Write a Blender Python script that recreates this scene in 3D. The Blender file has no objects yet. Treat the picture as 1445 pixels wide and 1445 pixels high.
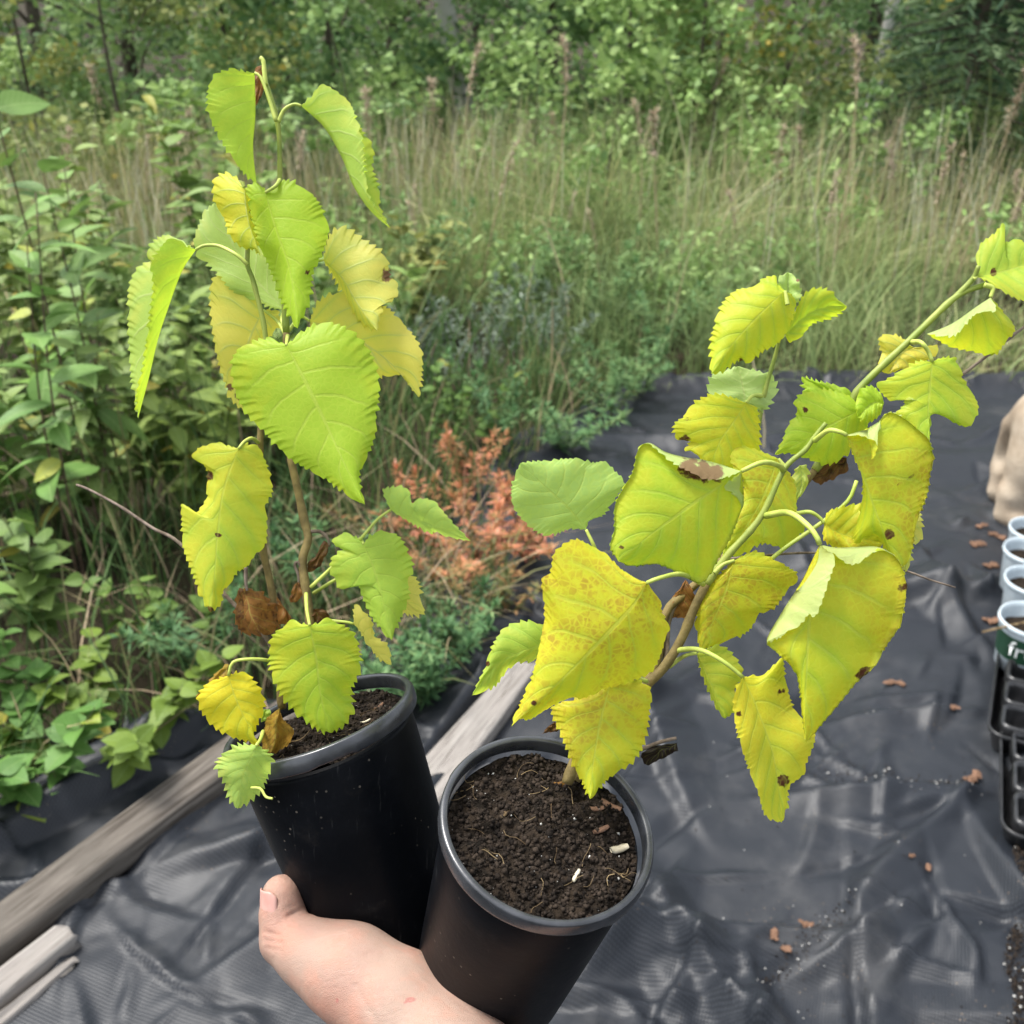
import bpy, math, random
import numpy as np
from mathutils import Vector, Matrix, noise

# ------------------------------------------------------------------ camera, sky, sun, exposure
scene = bpy.context.scene
COL = scene.collection
FPX, CPX = 1418.0, 722.5
PITCH = math.radians(28)
CAMH = 1.3
cam_d = bpy.data.cameras.new('camera')
cam = bpy.data.objects.new('camera', cam_d)
COL.objects.link(cam)
cam.location = (0, 0, CAMH)
cam.rotation_euler = (math.pi / 2 - PITCH, 0, 0)
cam_d.sensor_width = 36
cam_d.lens = 36 * FPX / 1445
cam_d.clip_start = 0.01
cam_d.clip_end = 400
cam_d.dof.use_dof = True
cam_d.dof.focus_distance = 0.43
cam_d.dof.aperture_fstop = 18
scene.camera = cam

SUN_EL, SUN_AZ = math.radians(66), math.radians(-70)      # azimuth measured from +Y towards +X
world = bpy.data.worlds.new('World')
scene.world = world
world.use_nodes = True
wn = world.node_tree
wn.nodes.clear()
sky = wn.nodes.new('ShaderNodeTexSky')
sky.sky_type = 'NISHITA'
sky.sun_disc = False
sky.sun_elevation = SUN_EL
sky.sun_rotation = SUN_AZ
sky.dust_density = 3.0
hs = wn.nodes.new('ShaderNodeHueSaturation')
hs.inputs['Saturation'].default_value = 0.32      # high overcast: the blue of the sky is veiled
bg = wn.nodes.new('ShaderNodeBackground')
bg.inputs['Strength'].default_value = 0.11
wo = wn.nodes.new('ShaderNodeOutputWorld')
wn.links.new(sky.outputs[0], hs.inputs['Color'])
wn.links.new(hs.outputs[0], bg.inputs['Color'])
wn.links.new(bg.outputs[0], wo.inputs['Surface'])

sd = bpy.data.lights.new('sun', 'SUN')
sd.energy = 1.5
sd.angle = math.radians(16)
sd.color = (1.0, 0.97, 0.92)
sun = bpy.data.objects.new('sun', sd)
COL.objects.link(sun)
sdir = Vector((math.sin(SUN_AZ) * math.cos(SUN_EL), math.cos(SUN_AZ) * math.cos(SUN_EL), math.sin(SUN_EL)))
sun.rotation_euler = sdir.to_track_quat('Z', 'Y').to_euler()

scene.view_settings.view_transform = 'Standard'
scene.view_settings.look = 'None'
scene.view_settings.exposure = 1.75
scene.view_settings.gamma = 1
scene.cycles.max_bounces = 6
scene.cycles.diffuse_bounces = 3
scene.cycles.transmission_bounces = 4

# ------------------------------------------------------------------ helpers
rnd = random.Random(7)
rng = np.random.default_rng(7)
FWD = Vector((0, math.cos(PITCH), -math.sin(PITCH)))
UPV = Vector((0, math.sin(PITCH), math.cos(PITCH)))
RGT = Vector((1, 0, 0))
CAM = Vector((0, 0, CAMH))
SC = 0.87


def at(x, y, d):
    return CAM + RGT * ((x - CPX) / FPX * d) + UPV * (-(y - CPX) / FPX * d) + FWD * d


def ray(x, y):
    return RGT * ((x - CPX) / FPX) + UPV * (-(y - CPX) / FPX) + FWD


def g(x, y, z=0.0):
    r = ray(x, y)
    return CAM + r * ((z - CAMH) / r.z)


def gy(x, y, Y):
    """point of the pixel's ray at world distance Y"""
    r = ray(x, y)
    return CAM + r * (Y / r.y)


ORG = {}


def tag(o, label=None, cat=None, group=None, kind=None):
    if label: o['label'] = label
    if cat: o['category'] = cat
    if group: o['group'] = group
    if kind: o['kind'] = kind
    return o


def thing(name, loc, label, cat, group=None):
    o = bpy.data.objects.new(name, None)
    o.empty_display_size = 0.02
    COL.objects.link(o)
    o.location = loc
    ORG[o.name] = Vector(loc)
    return tag(o, label, cat, group)


def mesh_np(name, V, Fq, smooth=True):
    """V (n,3), Fq (m,k) arrays, all faces of k corners"""
    V = np.asarray(V, dtype=np.float32)
    Fq = np.asarray(Fq, dtype=np.int32)
    me = bpy.data.meshes.new(name)
    k = Fq.shape[1]
    me.vertices.add(len(V)); me.vertices.foreach_set('co', V.ravel())
    me.loops.add(Fq.size); me.loops.foreach_set('vertex_index', Fq.ravel())
    me.polygons.add(len(Fq)); me.polygons.foreach_set('loop_start', np.arange(0, Fq.size, k, dtype=np.int32))
    me.polygons.foreach_set('use_smooth', np.full(len(Fq), smooth))
    me.update(calc_edges=True)
    return me


def mesh_py(name, V, F, smooth=True):
    me = bpy.data.meshes.new(name)
    me.from_pydata([tuple(v) for v in V], [], F)
    for p in me.polygons: p.use_smooth = smooth
    me.update()
    return me


def put(name, me, mat, parent=None, org=None):
    """link a mesh whose vertices are world coordinates minus org"""
    o = bpy.data.objects.new(name, me)
    COL.objects.link(o)
    if mat is not None and not me.materials: me.materials.append(mat)
    org = Vector(org) if org is not None else (ORG[parent.name].copy() if parent else Vector((0, 0, 0)))
    ORG[o.name] = org
    if parent:
        o.parent = parent
        o.location = org - ORG[parent.name]
    else:
        o.location = org
    return o


def part(name, V, F, mat, parent=None, org=None, smooth=True):
    org = Vector(org) if org is not None else (ORG[parent.name].copy() if parent else Vector((0, 0, 0)))
    V = np.asarray([tuple(v) for v in V], dtype=np.float64) - np.array(org)
    return put(name, mesh_py(name, V, F, smooth), mat, parent, org)


def part_np(name, V, F, mat, parent=None, org=None, smooth=True):
    org = Vector(org) if org is not None else (ORG[parent.name].copy() if parent else Vector((0, 0, 0)))
    return put(name, mesh_np(name, np.asarray(V) - np.array(org), F, smooth), mat, parent, org)


def cr(pts, n):
    """Catmull-Rom through pts (k,dim), n samples, uniform in arc length of first two or three coordinates"""
    P = np.asarray(pts, float)
    if len(P) == 2:
        t = np.linspace(0, 1, n)[:, None]
        return P[0] * (1 - t) + P[1] * t
    Q = np.vstack([2 * P[0] - P[1], P, 2 * P[-1] - P[-2]])
    out = []
    for i in range(len(P) - 1):
        a, b, c_, d = Q[i], Q[i + 1], Q[i + 2], Q[i + 3]
        t = np.linspace(0, 1, 12, endpoint=False)[:, None]
        out.append(0.5 * ((2 * b) + (-a + c_) * t + (2 * a - 5 * b + 4 * c_ - d) * t ** 2 + (-a + 3 * b - 3 * c_ + d) * t ** 3))
    out.append(P[-1:])
    D = np.vstack(out)
    s = np.concatenate([[0], np.cumsum(np.linalg.norm(np.diff(D, axis=0), axis=1))])
    s /= s[-1]
    u = np.linspace(0, 1, n)
    return np.stack([np.interp(u, s, D[:, k]) for k in range(D.shape[1])], 1)


def tube(pts, radii, sides=8, n=None, cap=True):
    """verts, faces of a tube through world points"""
    P = cr([tuple(p) for p in pts], n or max(2, 4 * len(pts)))
    R = np.interp(np.linspace(0, 1, len(P)), np.linspace(0, 1, len(radii)), radii)
    V, F = [], []
    ref = None
    for i in range(len(P)):
        t = Vector(P[min(i + 1, len(P) - 1)] - P[max(i - 1, 0)]).normalized()
        if ref is None:
            ref = t.orthogonal().normalized()
        ref = (ref - t * ref.dot(t)).normalized()
        b = t.cross(ref)
        for k in range(sides):
            a = 2 * math.pi * k / sides
            V.append(Vector(P[i]) + (ref * math.cos(a) + b * math.sin(a)) * float(R[i]))
    for i in range(len(P) - 1):
        for k in range(sides):
            F.append((i * sides + k, i * sides + (k + 1) % sides, (i + 1) * sides + (k + 1) % sides, (i + 1) * sides + k))
    if cap:
        F.append(tuple(range(sides - 1, -1, -1)))
        F.append(tuple((len(P) - 1) * sides + k for k in range(sides)))
    return V, F


def merge(lst):
    V, F = [], []
    for v, f in lst:
        o = len(V)
        V += list(v)
        F += [tuple(i + o for i in q) for q in f]
    return V, F


# ------------------------------------------------------------------ materials
def newmat(name):
    m = bpy.data.materials.new(name)
    m.use_nodes = True
    nt = m.node_tree
    nt.nodes.clear()
    out = nt.nodes.new('ShaderNodeOutputMaterial')
    return m, nt, out


class NT:
    def __init__(s, nt): s.nt = nt

    def n(s, t, ins=None, **kw):
        nd = s.nt.nodes.new('ShaderNode' + t)
        for k, v in kw.items(): setattr(nd, k, v)
        for k, v in (ins or {}).items():
            sk = nd.inputs[k]
            if hasattr(v, 'is_output') or isinstance(v, bpy.types.NodeSocket): s.nt.links.new(v, sk)
            else: sk.default_value = v
        return nd

    def m(s, op, a, b=0.0, c_=None, clamp=False):
        ins = {0: a, 1: b}
        if c_ is not None: ins[2] = c_
        return s.n('Math', ins, operation=op, use_clamp=clamp).outputs[0]

    def mix(s, f, a, b, mode='MIX'):
        nd = s.nt.nodes.new('ShaderNodeMix')
        nd.data_type = 'RGBA'; nd.blend_type = mode
        for i, v in ((0, f), (6, a), (7, b)):
            if isinstance(v, bpy.types.NodeSocket): s.nt.links.new(v, nd.inputs[i])
            else: nd.inputs[i].default_value = v
        return nd.outputs[2]

    def noise(s, vec, scale, detail=4, rough=0.55):
        ins = {'Scale': scale, 'Detail': detail, 'Roughness': rough}
        if vec is not None: ins['Vector'] = vec
        return s.n('TexNoise', ins).outputs['Fac']

    def ss(s, x, lo, hi):
        return s.n('MapRange', {0: x, 1: lo, 2: hi, 3: 0.0, 4: 1.0}, interpolation_type='SMOOTHSTEP').outputs[0]


def C4(r, gg, b): return (r, gg, b, 1.0)


def leaf_material():
    m, nt, out = newmat('mulberry_leaf')
    T = NT(nt)
    uv = T.n('UVMap').outputs[0]
    sep = T.n('SeparateXYZ', {0: uv})
    v, u = sep.outputs[0], sep.outputs[1]
    a = T.m('ABSOLUTE', T.m('MULTIPLY_ADD', v, 2.0, -1.0))
    oi = T.n('ObjectInfo')
    oc = T.n('SeparateColor', {0: oi.outputs['Color']})
    yel, brn, pale = oc.outputs[0], oc.outputs[1], oc.outputs[2]
    tc = T.n('TexCoord').outputs['Object']
    # veins
    wob = T.m('MULTIPLY', T.noise(tc, 60, 2), 0.05)
    side = T.m('GREATER_THAN', v, 0.5)
    q = T.m('SUBTRACT', u, T.m('MULTIPLY', a, 0.26))
    q = T.m('ADD', q, wob)
    q = T.m('MULTIPLY_ADD', q, 6.6, T.m('MULTIPLY', side, 0.42))
    fr = T.m('FRACT', T.m('ADD', q, 3.0))
    dist = T.m('MINIMUM', fr, T.m('SUBTRACT', 1.0, fr))
    lat = T.m('SUBTRACT', 1.0, T.ss(dist, 0.015, 0.075))
    latw = T.m('SUBTRACT', 1.0, T.ss(dist, 0.02, 0.34))
    lat = T.m('MULTIPLY', lat, T.m('SUBTRACT', 1.0, T.ss(a, 0.55, 1.0)))
    midw = T.m('MULTIPLY_ADD', u, -0.028, 0.042)
    mid = T.m('SUBTRACT', 1.0, T.ss(T.m('DIVIDE', a, midw), 0.5, 1.2))
    vor = T.n('TexVoronoi', {'Vector': tc, 'Scale': 330.0}, feature='DISTANCE_TO_EDGE').outputs['Distance']
    ret = T.m('SUBTRACT', 1.0, T.ss(vor, 0.02, 0.16))
    vein = T.m('MAXIMUM', mid, T.m('MULTIPLY', lat, 0.8))
    # colour
    n1 = T.noise(tc, 26, 3, 0.6)
    n2 = T.noise(tc, 260, 4, 0.65)
    yf = T.m('ADD', yel, T.m('MULTIPLY', T.m('SUBTRACT', n1, 0.5), 1.3))
    yf = T.m('ADD', yf, T.m('MULTIPLY', T.m('SUBTRACT', T.ss(a, 0.3, 1.0), 0.5), 0.16))
    yf = T.m('SUBTRACT', yf, T.m('MULTIPLY', latw, 0.22))
    yf = T.m('ADD', yf, T.m('MULTIPLY', T.m('SUBTRACT', n2, 0.5), 0.35), clamp=True)
    col = T.mix(yf, C4(0.385, 0.575, 0.040), C4(0.79, 0.68, 0.030))
    col = T.mix(T.m('MULTIPLY', pale, 0.75), col, T.mix(yf, C4(0.40, 0.60, 0.19), C4(0.84, 0.76, 0.26)))
    # reticulate tan mottling of the ageing leaves
    mot = T.m('MULTIPLY', T.ss(n1, 0.38, 0.62), T.m('MULTIPLY', T.m('SUBTRACT', 1.0, T.m('MULTIPLY', ret, 0.7)), T.ss(n2, 0.36, 0.60)))
    mot = T.m('MULTIPLY', mot, T.ss(brn, 0.0, 0.5))
    mot = T.m('MULTIPLY', mot, T.m('SUBTRACT', 1.0, vein))
    col = T.mix(T.m('MULTIPLY', mot, 0.95), col, C4(0.50, 0.33, 0.035))
    dry = T.ss(brn, 0.55, 1.0)
    dcol = T.mix(n1, C4(0.16, 0.065, 0.02), C4(0.42, 0.2, 0.05))
    dcol = T.mix(T.ss(n2, 0.45, 0.7), dcol, C4(0.10, 0.04, 0.015))
    dcol = T.mix(T.ss(yel, 0.0, 1.0), C4(0.022, 0.015, 0.011), dcol)
    col = T.mix(dry, col, dcol)
    spot = T.n('Attribute', attribute_name='spot').outputs['Fac']
    sp = T.ss(T.m('ADD', spot, T.m('MULTIPLY', T.m('MULTIPLY', T.m('SUBTRACT', n2, 0.47), 1.6), T.m('GREATER_THAN', spot, 0.02))), 0.3, 0.62)
    col = T.mix(sp, col, C4(0.09, 0.028, 0.012))
    # freckles
    fk = T.n('TexVoronoi', {'Vector': tc, 'Scale': 110.0}).outputs['Distance']
    fkm = T.m('MULTIPLY', T.m('LESS_THAN', fk, 0.10), T.ss(T.noise(tc, 45, 2), 0.6, 0.68))
    col = T.mix(T.m('MULTIPLY', fkm, 0.6), col, C4(0.12, 0.06, 0.01))
    vcol = T.mix(0.5, col, C4(0.68, 0.74, 0.16))
    top = T.mix(T.m('MULTIPLY', vein, 0.55), col, vcol)
    top = T.mix(T.m('MULTIPLY', T.m('MULTIPLY', ret, 0.16), T.m('SUBTRACT', 1.0, dry)), top, C4(0.66, 0.74, 0.09))
    und = T.mix(oi.outputs['Alpha'], col, T.mix(T.m('MULTIPLY', yf, T.m('SUBTRACT', 1.0, T.ss(oi.outputs['Alpha'], 0.5, 0.75))), C4(0.52, 0.64, 0.27), C4(0.84, 0.77, 0.24)))
    und = T.mix(T.m('MULTIPLY', vein, 0.6), und, C4(0.64, 0.70, 0.28))
    und = T.mix(dry, und, dcol)
    und = T.mix(T.m('MULTIPLY', sp, 0.8), und, C4(0.27, 0.13, 0.07))
    bf = T.n('NewGeometry').outputs['Backfacing']
    c2 = T.mix(bf, top, und)
    hgt = T.m('ADD', T.m('MULTIPLY', vein, -0.6), T.m('MULTIPLY', n2, 0.28))
    hgt = T.m('ADD', hgt, T.m('MULTIPLY', latw, -0.3))
    hgt = T.m('ADD', hgt, T.m('MULTIPLY', ret, -0.10))
    bump = T.n('Bump', {'Strength': 0.28, 'Distance': 0.0010, 'Height': hgt}).outputs[0]
    pr = T.n('BsdfPrincipled', {'Base Color': c2, 'Roughness': 0.5, 'Specular IOR Level': 0.28, 'Normal': bump})
    tcol = T.mix(0.25, col, C4(0.64, 0.76, 0.0))
    tcol = T.mix(T.m('MULTIPLY', vein, 0.35), tcol, C4(0.2, 0.32, 0.01))
    tcol = T.mix(dry, tcol, dcol)
    tcol = T.mix(sp, tcol, C4(0.08, 0.03, 0.01))
    tr = T.n('BsdfTranslucent', {'Color': tcol, 'Normal': bump})
    mx = T.n('MixShader', {0: 0.52, 1: pr.outputs[0], 2: tr.outputs[0]})
    nt.links.new(mx.outputs[0], out.inputs[0])
    return m


def simple(name, c1, c2=None, scale=30, rough=0.6, spec=0.4, bump=0.0, bscale=None, bdist=0.002, detail=5, trans=0.0,
           coord='Object', objvar=0.0, attr=None):
    """two-tone noise material, optional bump, translucency and per-object or per-attribute tint"""
    m, nt, out = newmat(name)
    T = NT(nt)
    tc = T.n('TexCoord').outputs[coord]
    c2 = c2 or c1
    f = T.ss(T.noise(tc, scale, detail), 0.32, 0.68)
    if attr:
        f = T.m('ADD', T.m('MULTIPLY', f, 0.35), T.m('MULTIPLY', T.n('Attribute', attribute_name=attr).outputs['Fac'], 0.75), clamp=True)
    if objvar:
        f = T.m('ADD', T.m('MULTIPLY', f, 1 - objvar), T.m('MULTIPLY', T.n('ObjectInfo').outputs['Random'], objvar))
    col = T.mix(f, C4(*c1), C4(*c2))
    ins = {'Base Color': col, 'Roughness': rough, 'Specular IOR Level': spec}
    if bump:
        h = T.noise(tc, bscale or scale * 3, 6, 0.6)
        ins['Normal'] = T.n('Bump', {'Strength': bump, 'Distance': bdist, 'Height': h}).outputs[0]
    pr = T.n('BsdfPrincipled', ins)
    sh = pr.outputs[0]
    if trans:
        tr = T.n('BsdfTranslucent', {'Color': col})
        sh = T.n('MixShader', {0: trans, 1: sh, 2: tr.outputs[0]}).outputs[0]
    nt.links.new(sh, out.inputs[0])
    return m


def ramp_mat(name, stops, attr='tint', rough=0.6, spec=0.3, trans=0.3):
    m, nt, out = newmat(name)
    T = NT(nt)
    a = T.n('Attribute', attribute_name=attr).outputs['Fac']
    rp = T.n('ValToRGB', {0: a})
    el = rp.color_ramp.elements
    while len(el) < len(stops): el.new(0.5)
    for e, (p, c_) in zip(el, stops):
        e.position = p; e.color = C4(*c_)
    pr = T.n('BsdfPrincipled', {'Base Color': rp.outputs[0], 'Roughness': rough, 'Specular IOR Level': spec})
    tr = T.n('BsdfTranslucent', {'Color': rp.outputs[0]})
    mx = T.n('MixShader', {0: trans, 1: pr.outputs[0], 2: tr.outputs[0]})
    nt.links.new(mx.outputs[0], out.inputs[0])
    return m


def fabric_material():
    m, nt, out = newmat('woven_ground_cover')
    T = NT(nt)
    tc = T.n('TexCoord').outputs['Object']
    rot = T.n('Mapping', {'Vector': tc, 'Rotation': (0, 0, 0.35)}).outputs[0]
    wx = T.n('TexWave', {'Vector': rot, 'Scale': 72.0, 'Distortion': 0.3, 'Detail': 1.0}, bands_direction='X').outputs['Fac']
    wy = T.n('TexWave', {'Vector': rot, 'Scale': 60.0, 'Distortion': 0.3, 'Detail': 1.0}, bands_direction='Y').outputs['Fac']
    wv = T.m('MULTIPLY', wx, wy)
    n0 = T.noise(tc, 2.2, 5)
    n1 = T.noise(tc, 14, 5, 0.6)
    dust = T.ss(T.noise(tc, 3.1, 7, 0.68), 0.50, 0.72)
    col = T.mix(n0, C4(0.004, 0.0055, 0.008), C4(0.012, 0.0148, 0.020))
    col = T.mix(T.m('MULTIPLY', dust, 0.45), col, C4(0.085, 0.083, 0.08))
    col = T.mix(T.m('MULTIPLY', wv, 0.6), col, C4(0.034, 0.039, 0.048))
    sp = T.n('TexVoronoi', {'Vector': tc, 'Scale': 95.0}).outputs['Distance']
    spm = T.m('MULTIPLY', T.m('LESS_THAN', sp, 0.12), T.ss(T.noise(tc, 5, 4), 0.56, 0.62))
    col = T.mix(T.m('MULTIPLY', spm, 0.7), col, C4(0.16, 0.12, 0.08))
    ro = T.m('MULTIPLY_ADD', n1, 0.22, 0.36)
    h = T.m('ADD', T.m('MULTIPLY', wv, 0.8), T.m('MULTIPLY', n1, 0.22))
    bump = T.n('Bump', {'Strength': 0.3, 'Distance': 0.0018, 'Height': h}).outputs[0]
    pr = T.n('BsdfPrincipled', {'Base Color': col, 'Roughness': ro, 'Specular IOR Level': 0.36, 'Normal': bump})
    nt.links.new(pr.outputs[0], out.inputs[0])
    return m


def wood_material(name, c1, c2, c3):
    """weathered wood, grain along local X"""
    m, nt, out = newmat(name)
    T = NT(nt)
    tc = T.n('TexCoord').outputs['Object']
    st = T.n('Mapping', {'Vector': tc, 'Scale': (4.0, 120.0, 120.0)}).outputs[0]
    st2 = T.n('Mapping', {'Vector': tc, 'Scale': (10.0, 330.0, 330.0)}).outputs[0]
    gr = T.noise(st, 1.0, 6, 0.6)
    g2 = T.noise(st2, 1.0, 4, 0.6)
    big = T.noise(tc, 9, 4)
    col = T.mix(T.ss(gr, 0.3, 0.7), C4(*c1), C4(*c2))
    col = T.mix(T.ss(big, 0.4, 0.7), col, C4(*c3))
    crk = T.ss(g2, 0.56, 0.68)
    col = T.mix(T.m('MULTIPLY', crk, 0.75), col, C4(0.035, 0.028, 0.02))
    h = T.m('ADD', T.m('MULTIPLY', gr, 0.7), T.m('MULTIPLY', g2, -0.5))
    bump = T.n('Bump', {'Strength': 0.7, 'Distance': 0.004, 'Height': h}).outputs[0]
    pr = T.n('BsdfPrincipled', {'Base Color': col, 'Roughness': 0.85, 'Specular IOR Level': 0.06, 'Normal': bump})
    nt.links.new(pr.outputs[0], out.inputs[0])
    return m


def skin_material():
    m, nt, out = newmat('skin')
    T = NT(nt)
    tc = T.n('TexCoord').outputs['Object']
    n1 = T.noise(tc, 28, 4)
    n2 = T.noise(tc, 420, 4, 0.6)
    sp = T.n('Attribute', attribute_name='spot').outputs['Fac']
    fl = T.n('Attribute', attribute_name='flush').outputs['Fac']
    col = T.mix(T.ss(n1, 0.35, 0.7), C4(0.34, 0.235, 0.182), C4(0.345, 0.205, 0.157))
    blot = T.ss(T.noise(tc, 75, 4, 0.65), 0.48, 0.7)
    col = T.mix(T.m('MULTIPLY', blot, 0.4), col, C4(0.45, 0.22, 0.155))
    col = T.mix(T.m('MULTIPLY', fl, 0.7), col, C4(0.46, 0.185, 0.115))
    col = T.mix(T.m('MULTIPLY', T.ss(n2, 0.55, 0.75), 0.25), col, C4(0.38, 0.275, 0.20))
    col = T.mix(T.m('MULTIPLY', T.ss(T.m('ADD', sp, T.m('MULTIPLY', T.m('SUBTRACT', n2, 0.5), 0.9)), 0.3, 0.75), 0.65), col, C4(0.33, 0.10, 0.085))
    vor = T.n('TexVoronoi', {'Vector': T.n('Mapping', {'Vector': tc, 'Scale': (1, 1.6, 1)}).outputs[0], 'Scale': 1300.0}, feature='DISTANCE_TO_EDGE').outputs['Distance']
    wr = T.noise(T.n('Mapping', {'Vector': tc, 'Rotation': (0.3, 0.5, 0.7), 'Scale': (90, 420, 90)}).outputs[0], 1.0, 4, 0.6)
    h = T.m('ADD', T.m('MULTIPLY', T.ss(vor, 0.0, 0.25), 0.3), T.m('MULTIPLY', n2, 0.5))
    h = T.m('ADD', h, T.m('MULTIPLY', wr, 1.3))
    h = T.m('ADD', h, T.m('MULTIPLY', T.noise(tc, 95, 3), 1.6))
    bump = T.n('Bump', {'Strength': 0.45, 'Distance': 0.0010, 'Height': h}).outputs[0]
    pr = T.n('BsdfPrincipled', {'Base Color': col, 'Roughness': 0.48, 'Specular IOR Level': 0.35, 'Normal': bump,
                                'Subsurface Weight': 0.12, 'Subsurface Radius': (1.0, 0.35, 0.2), 'Subsurface Scale': 0.004})
    nt.links.new(pr.outputs[0], out.inputs[0])
    return m


def pot_material():
    m, nt, out = newmat('black_pot_plastic')
    T = NT(nt)
    tc = T.n('TexCoord').outputs['Object']
    n1 = T.noise(tc, 22, 5, 0.6)
    n2 = T.noise(tc, 160, 5, 0.65)
    col = T.mix(T.ss(n1, 0.4, 0.75), C4(0.0028, 0.0034, 0.0045), C4(0.006, 0.007, 0.009))
    sp = T.n('TexVoronoi', {'Vector': tc, 'Scale': 240.0}).outputs['Distance']
    spm = T.m('MULTIPLY', T.m('LESS_THAN', sp, 0.13), T.ss(T.noise(tc, 34, 3), 0.55, 0.62))
    col = T.mix(T.m('MULTIPLY', spm, 0.55), col, C4(0.16, 0.14, 0.115))
    dustm = T.m('MULTIPLY', T.ss(n2, 0.58, 0.72), T.ss(n1, 0.5, 0.7))
    col = T.mix(T.m('MULTIPLY', dustm, 0.12), col, C4(0.06, 0.06, 0.062))
    scr = T.noise(T.n('Mapping', {'Vector': tc, 'Rotation': (0.5, 0.2, 0.3), 'Scale': (700, 60, 60)}).outputs[0], 1.0, 4, 0.6)
    col = T.mix(T.m('MULTIPLY', T.m('MULTIPLY', T.ss(scr, 0.62, 0.72), T.ss(n1, 0.42, 0.6)), 0.4), col, C4(0.055, 0.055, 0.055))
    sm = T.m('MULTIPLY', T.ss(T.noise(tc, 48, 6, 0.7), 0.56, 0.75), 0.3)
    col = T.mix(sm, col, C4(0.03, 0.027, 0.024))
    ro = T.m('MULTIPLY_ADD', n1, 0.25, 0.26)
    bump = T.n('Bump', {'Strength': 0.15, 'Distance': 0.0008, 'Height': n2}).outputs[0]
    pr = T.n('BsdfPrincipled', {'Base Color': col, 'Roughness': ro, 'Specular IOR Level': 0.06, 'Normal': bump})
    nt.links.new(pr.outputs[0], out.inputs[0])
    return m


M = {}
M['leaf'] = leaf_material()
M['fabric'] = fabric_material()
M['pot'] = pot_material()
M['skin'] = skin_material()
M['rim'] = simple('sky_lit_pot_rim', (0.016, 0.018, 0.021), (0.045, 0.048, 0.054), 60, 0.27, 0.7, 0.15, 300, 0.0006)  # paler, bluish copy of the pot plastic: skylight on the upturned rim painted in
M['nail'] = simple('thumb_nail', (0.46, 0.24, 0.20), (0.52, 0.31, 0.26), 120, 0.38, 0.35)
M['soil'] = simple('potting_soil', (0.008, 0.006, 0.004), (0.034, 0.024, 0.016), 180, 0.95, 0.15, 1.0, 420, 0.003)
M['crumb'] = simple('soil_crumb', (0.006, 0.0045, 0.0035), (0.046, 0.034, 0.025), 190, 0.95, 0.15, 0.6, 700, 0.001)
M['perlite'] = simple('perlite', (0.36, 0.35, 0.32), (0.55, 0.54, 0.51), 300, 0.9, 0.2)
M['fibre'] = simple('root_fibre', (0.08, 0.05, 0.025), (0.26, 0.19, 0.10), 90, 0.85, 0.2)
M['chip'] = simple('wood_chip', (0.09, 0.05, 0.03), (0.22, 0.125, 0.08), 120, 0.85, 0.2, 0.6, 500, 0.001, objvar=0.4)
M['bark'] = simple('seedling_bark', (0.115, 0.085, 0.03), (0.22, 0.165, 0.06), 140, 0.7, 0.3, 0.5, 600, 0.0008)
M['greenstem'] = simple('green_stem', (0.17, 0.23, 0.035), (0.27, 0.31, 0.06), 90, 0.5, 0.35, 0.2, 600, 0.0005)
M['petiole'] = simple('petiole', (0.34, 0.42, 0.07), (0.48, 0.54, 0.12), 90, 0.5, 0.35)
M['dead'] = simple('dead_twig', (0.10, 0.075, 0.055), (0.24, 0.19, 0.15), 160, 0.9, 0.2, 0.6, 600, 0.001)
M['earth'] = simple('bare_earth', (0.018, 0.014, 0.009), (0.05, 0.042, 0.025), 3, 0.95, 0.1, 0.8, 30, 0.02)
M['wood'] = wood_material('weathered_timber', (0.05, 0.042, 0.035), (0.18, 0.16, 0.138), (0.11, 0.098, 0.084))
M['wood2'] = wood_material('silvered_board', (0.16, 0.145, 0.13), (0.32, 0.30, 0.275), (0.24, 0.22, 0.20))

# ------------------------------------------------------------------ the ground
def make_creases():
    r = np.random.default_rng(12)
    out = []
    for i in range(560):
        y = .55 + 3.1 * r.random() ** 1.3
        x = r.uniform(-.55, .62) * (y + .4)
        big = r.random() < .22
        L = r.uniform(.25, .75) if big else r.uniform(.08, .3)
        a = r.normal(.55, .55) if x > -.1 else r.normal(.2, .6)
        if r.random() < .25: a += 1.3
        w1, w2 = (r.uniform(.03, .10), r.uniform(.012, .04)) if big else (r.uniform(.012, .04), r.uniform(.006, .018))
        A = (w1 + w2) * r.uniform(.22, .48)
        if r.random() < .5: w1, w2 = w2, w1
        if r.random() < .22: A = -A * .6
        out.append((x, y, a, L, w1, w2, A, r.uniform(-.5, .5)))
    return out


CREASES = make_creases()


def crease_height(x, y):
    h = np.zeros(np.shape(x))
    for cx, cy, a, L, w1, w2, A, bend in CREASES:
        dx, dy = x - cx, y - cy
        s = (dx * math.cos(a) + dy * math.sin(a)) / L
        p = -dx * math.sin(a) + dy * math.cos(a) - bend * L * s * s * .6
        e = np.clip(1 - np.abs(s) * 1.6, 0, 1)
        e = e * e * (3 - 2 * e)
        ww = .45 + .55 * e
        t = np.where(p > 0, 1 - p / (w1 * ww), 1 + p / (w2 * ww))
        h += A * e * np.clip(t, 0, 1)
    return h


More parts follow.
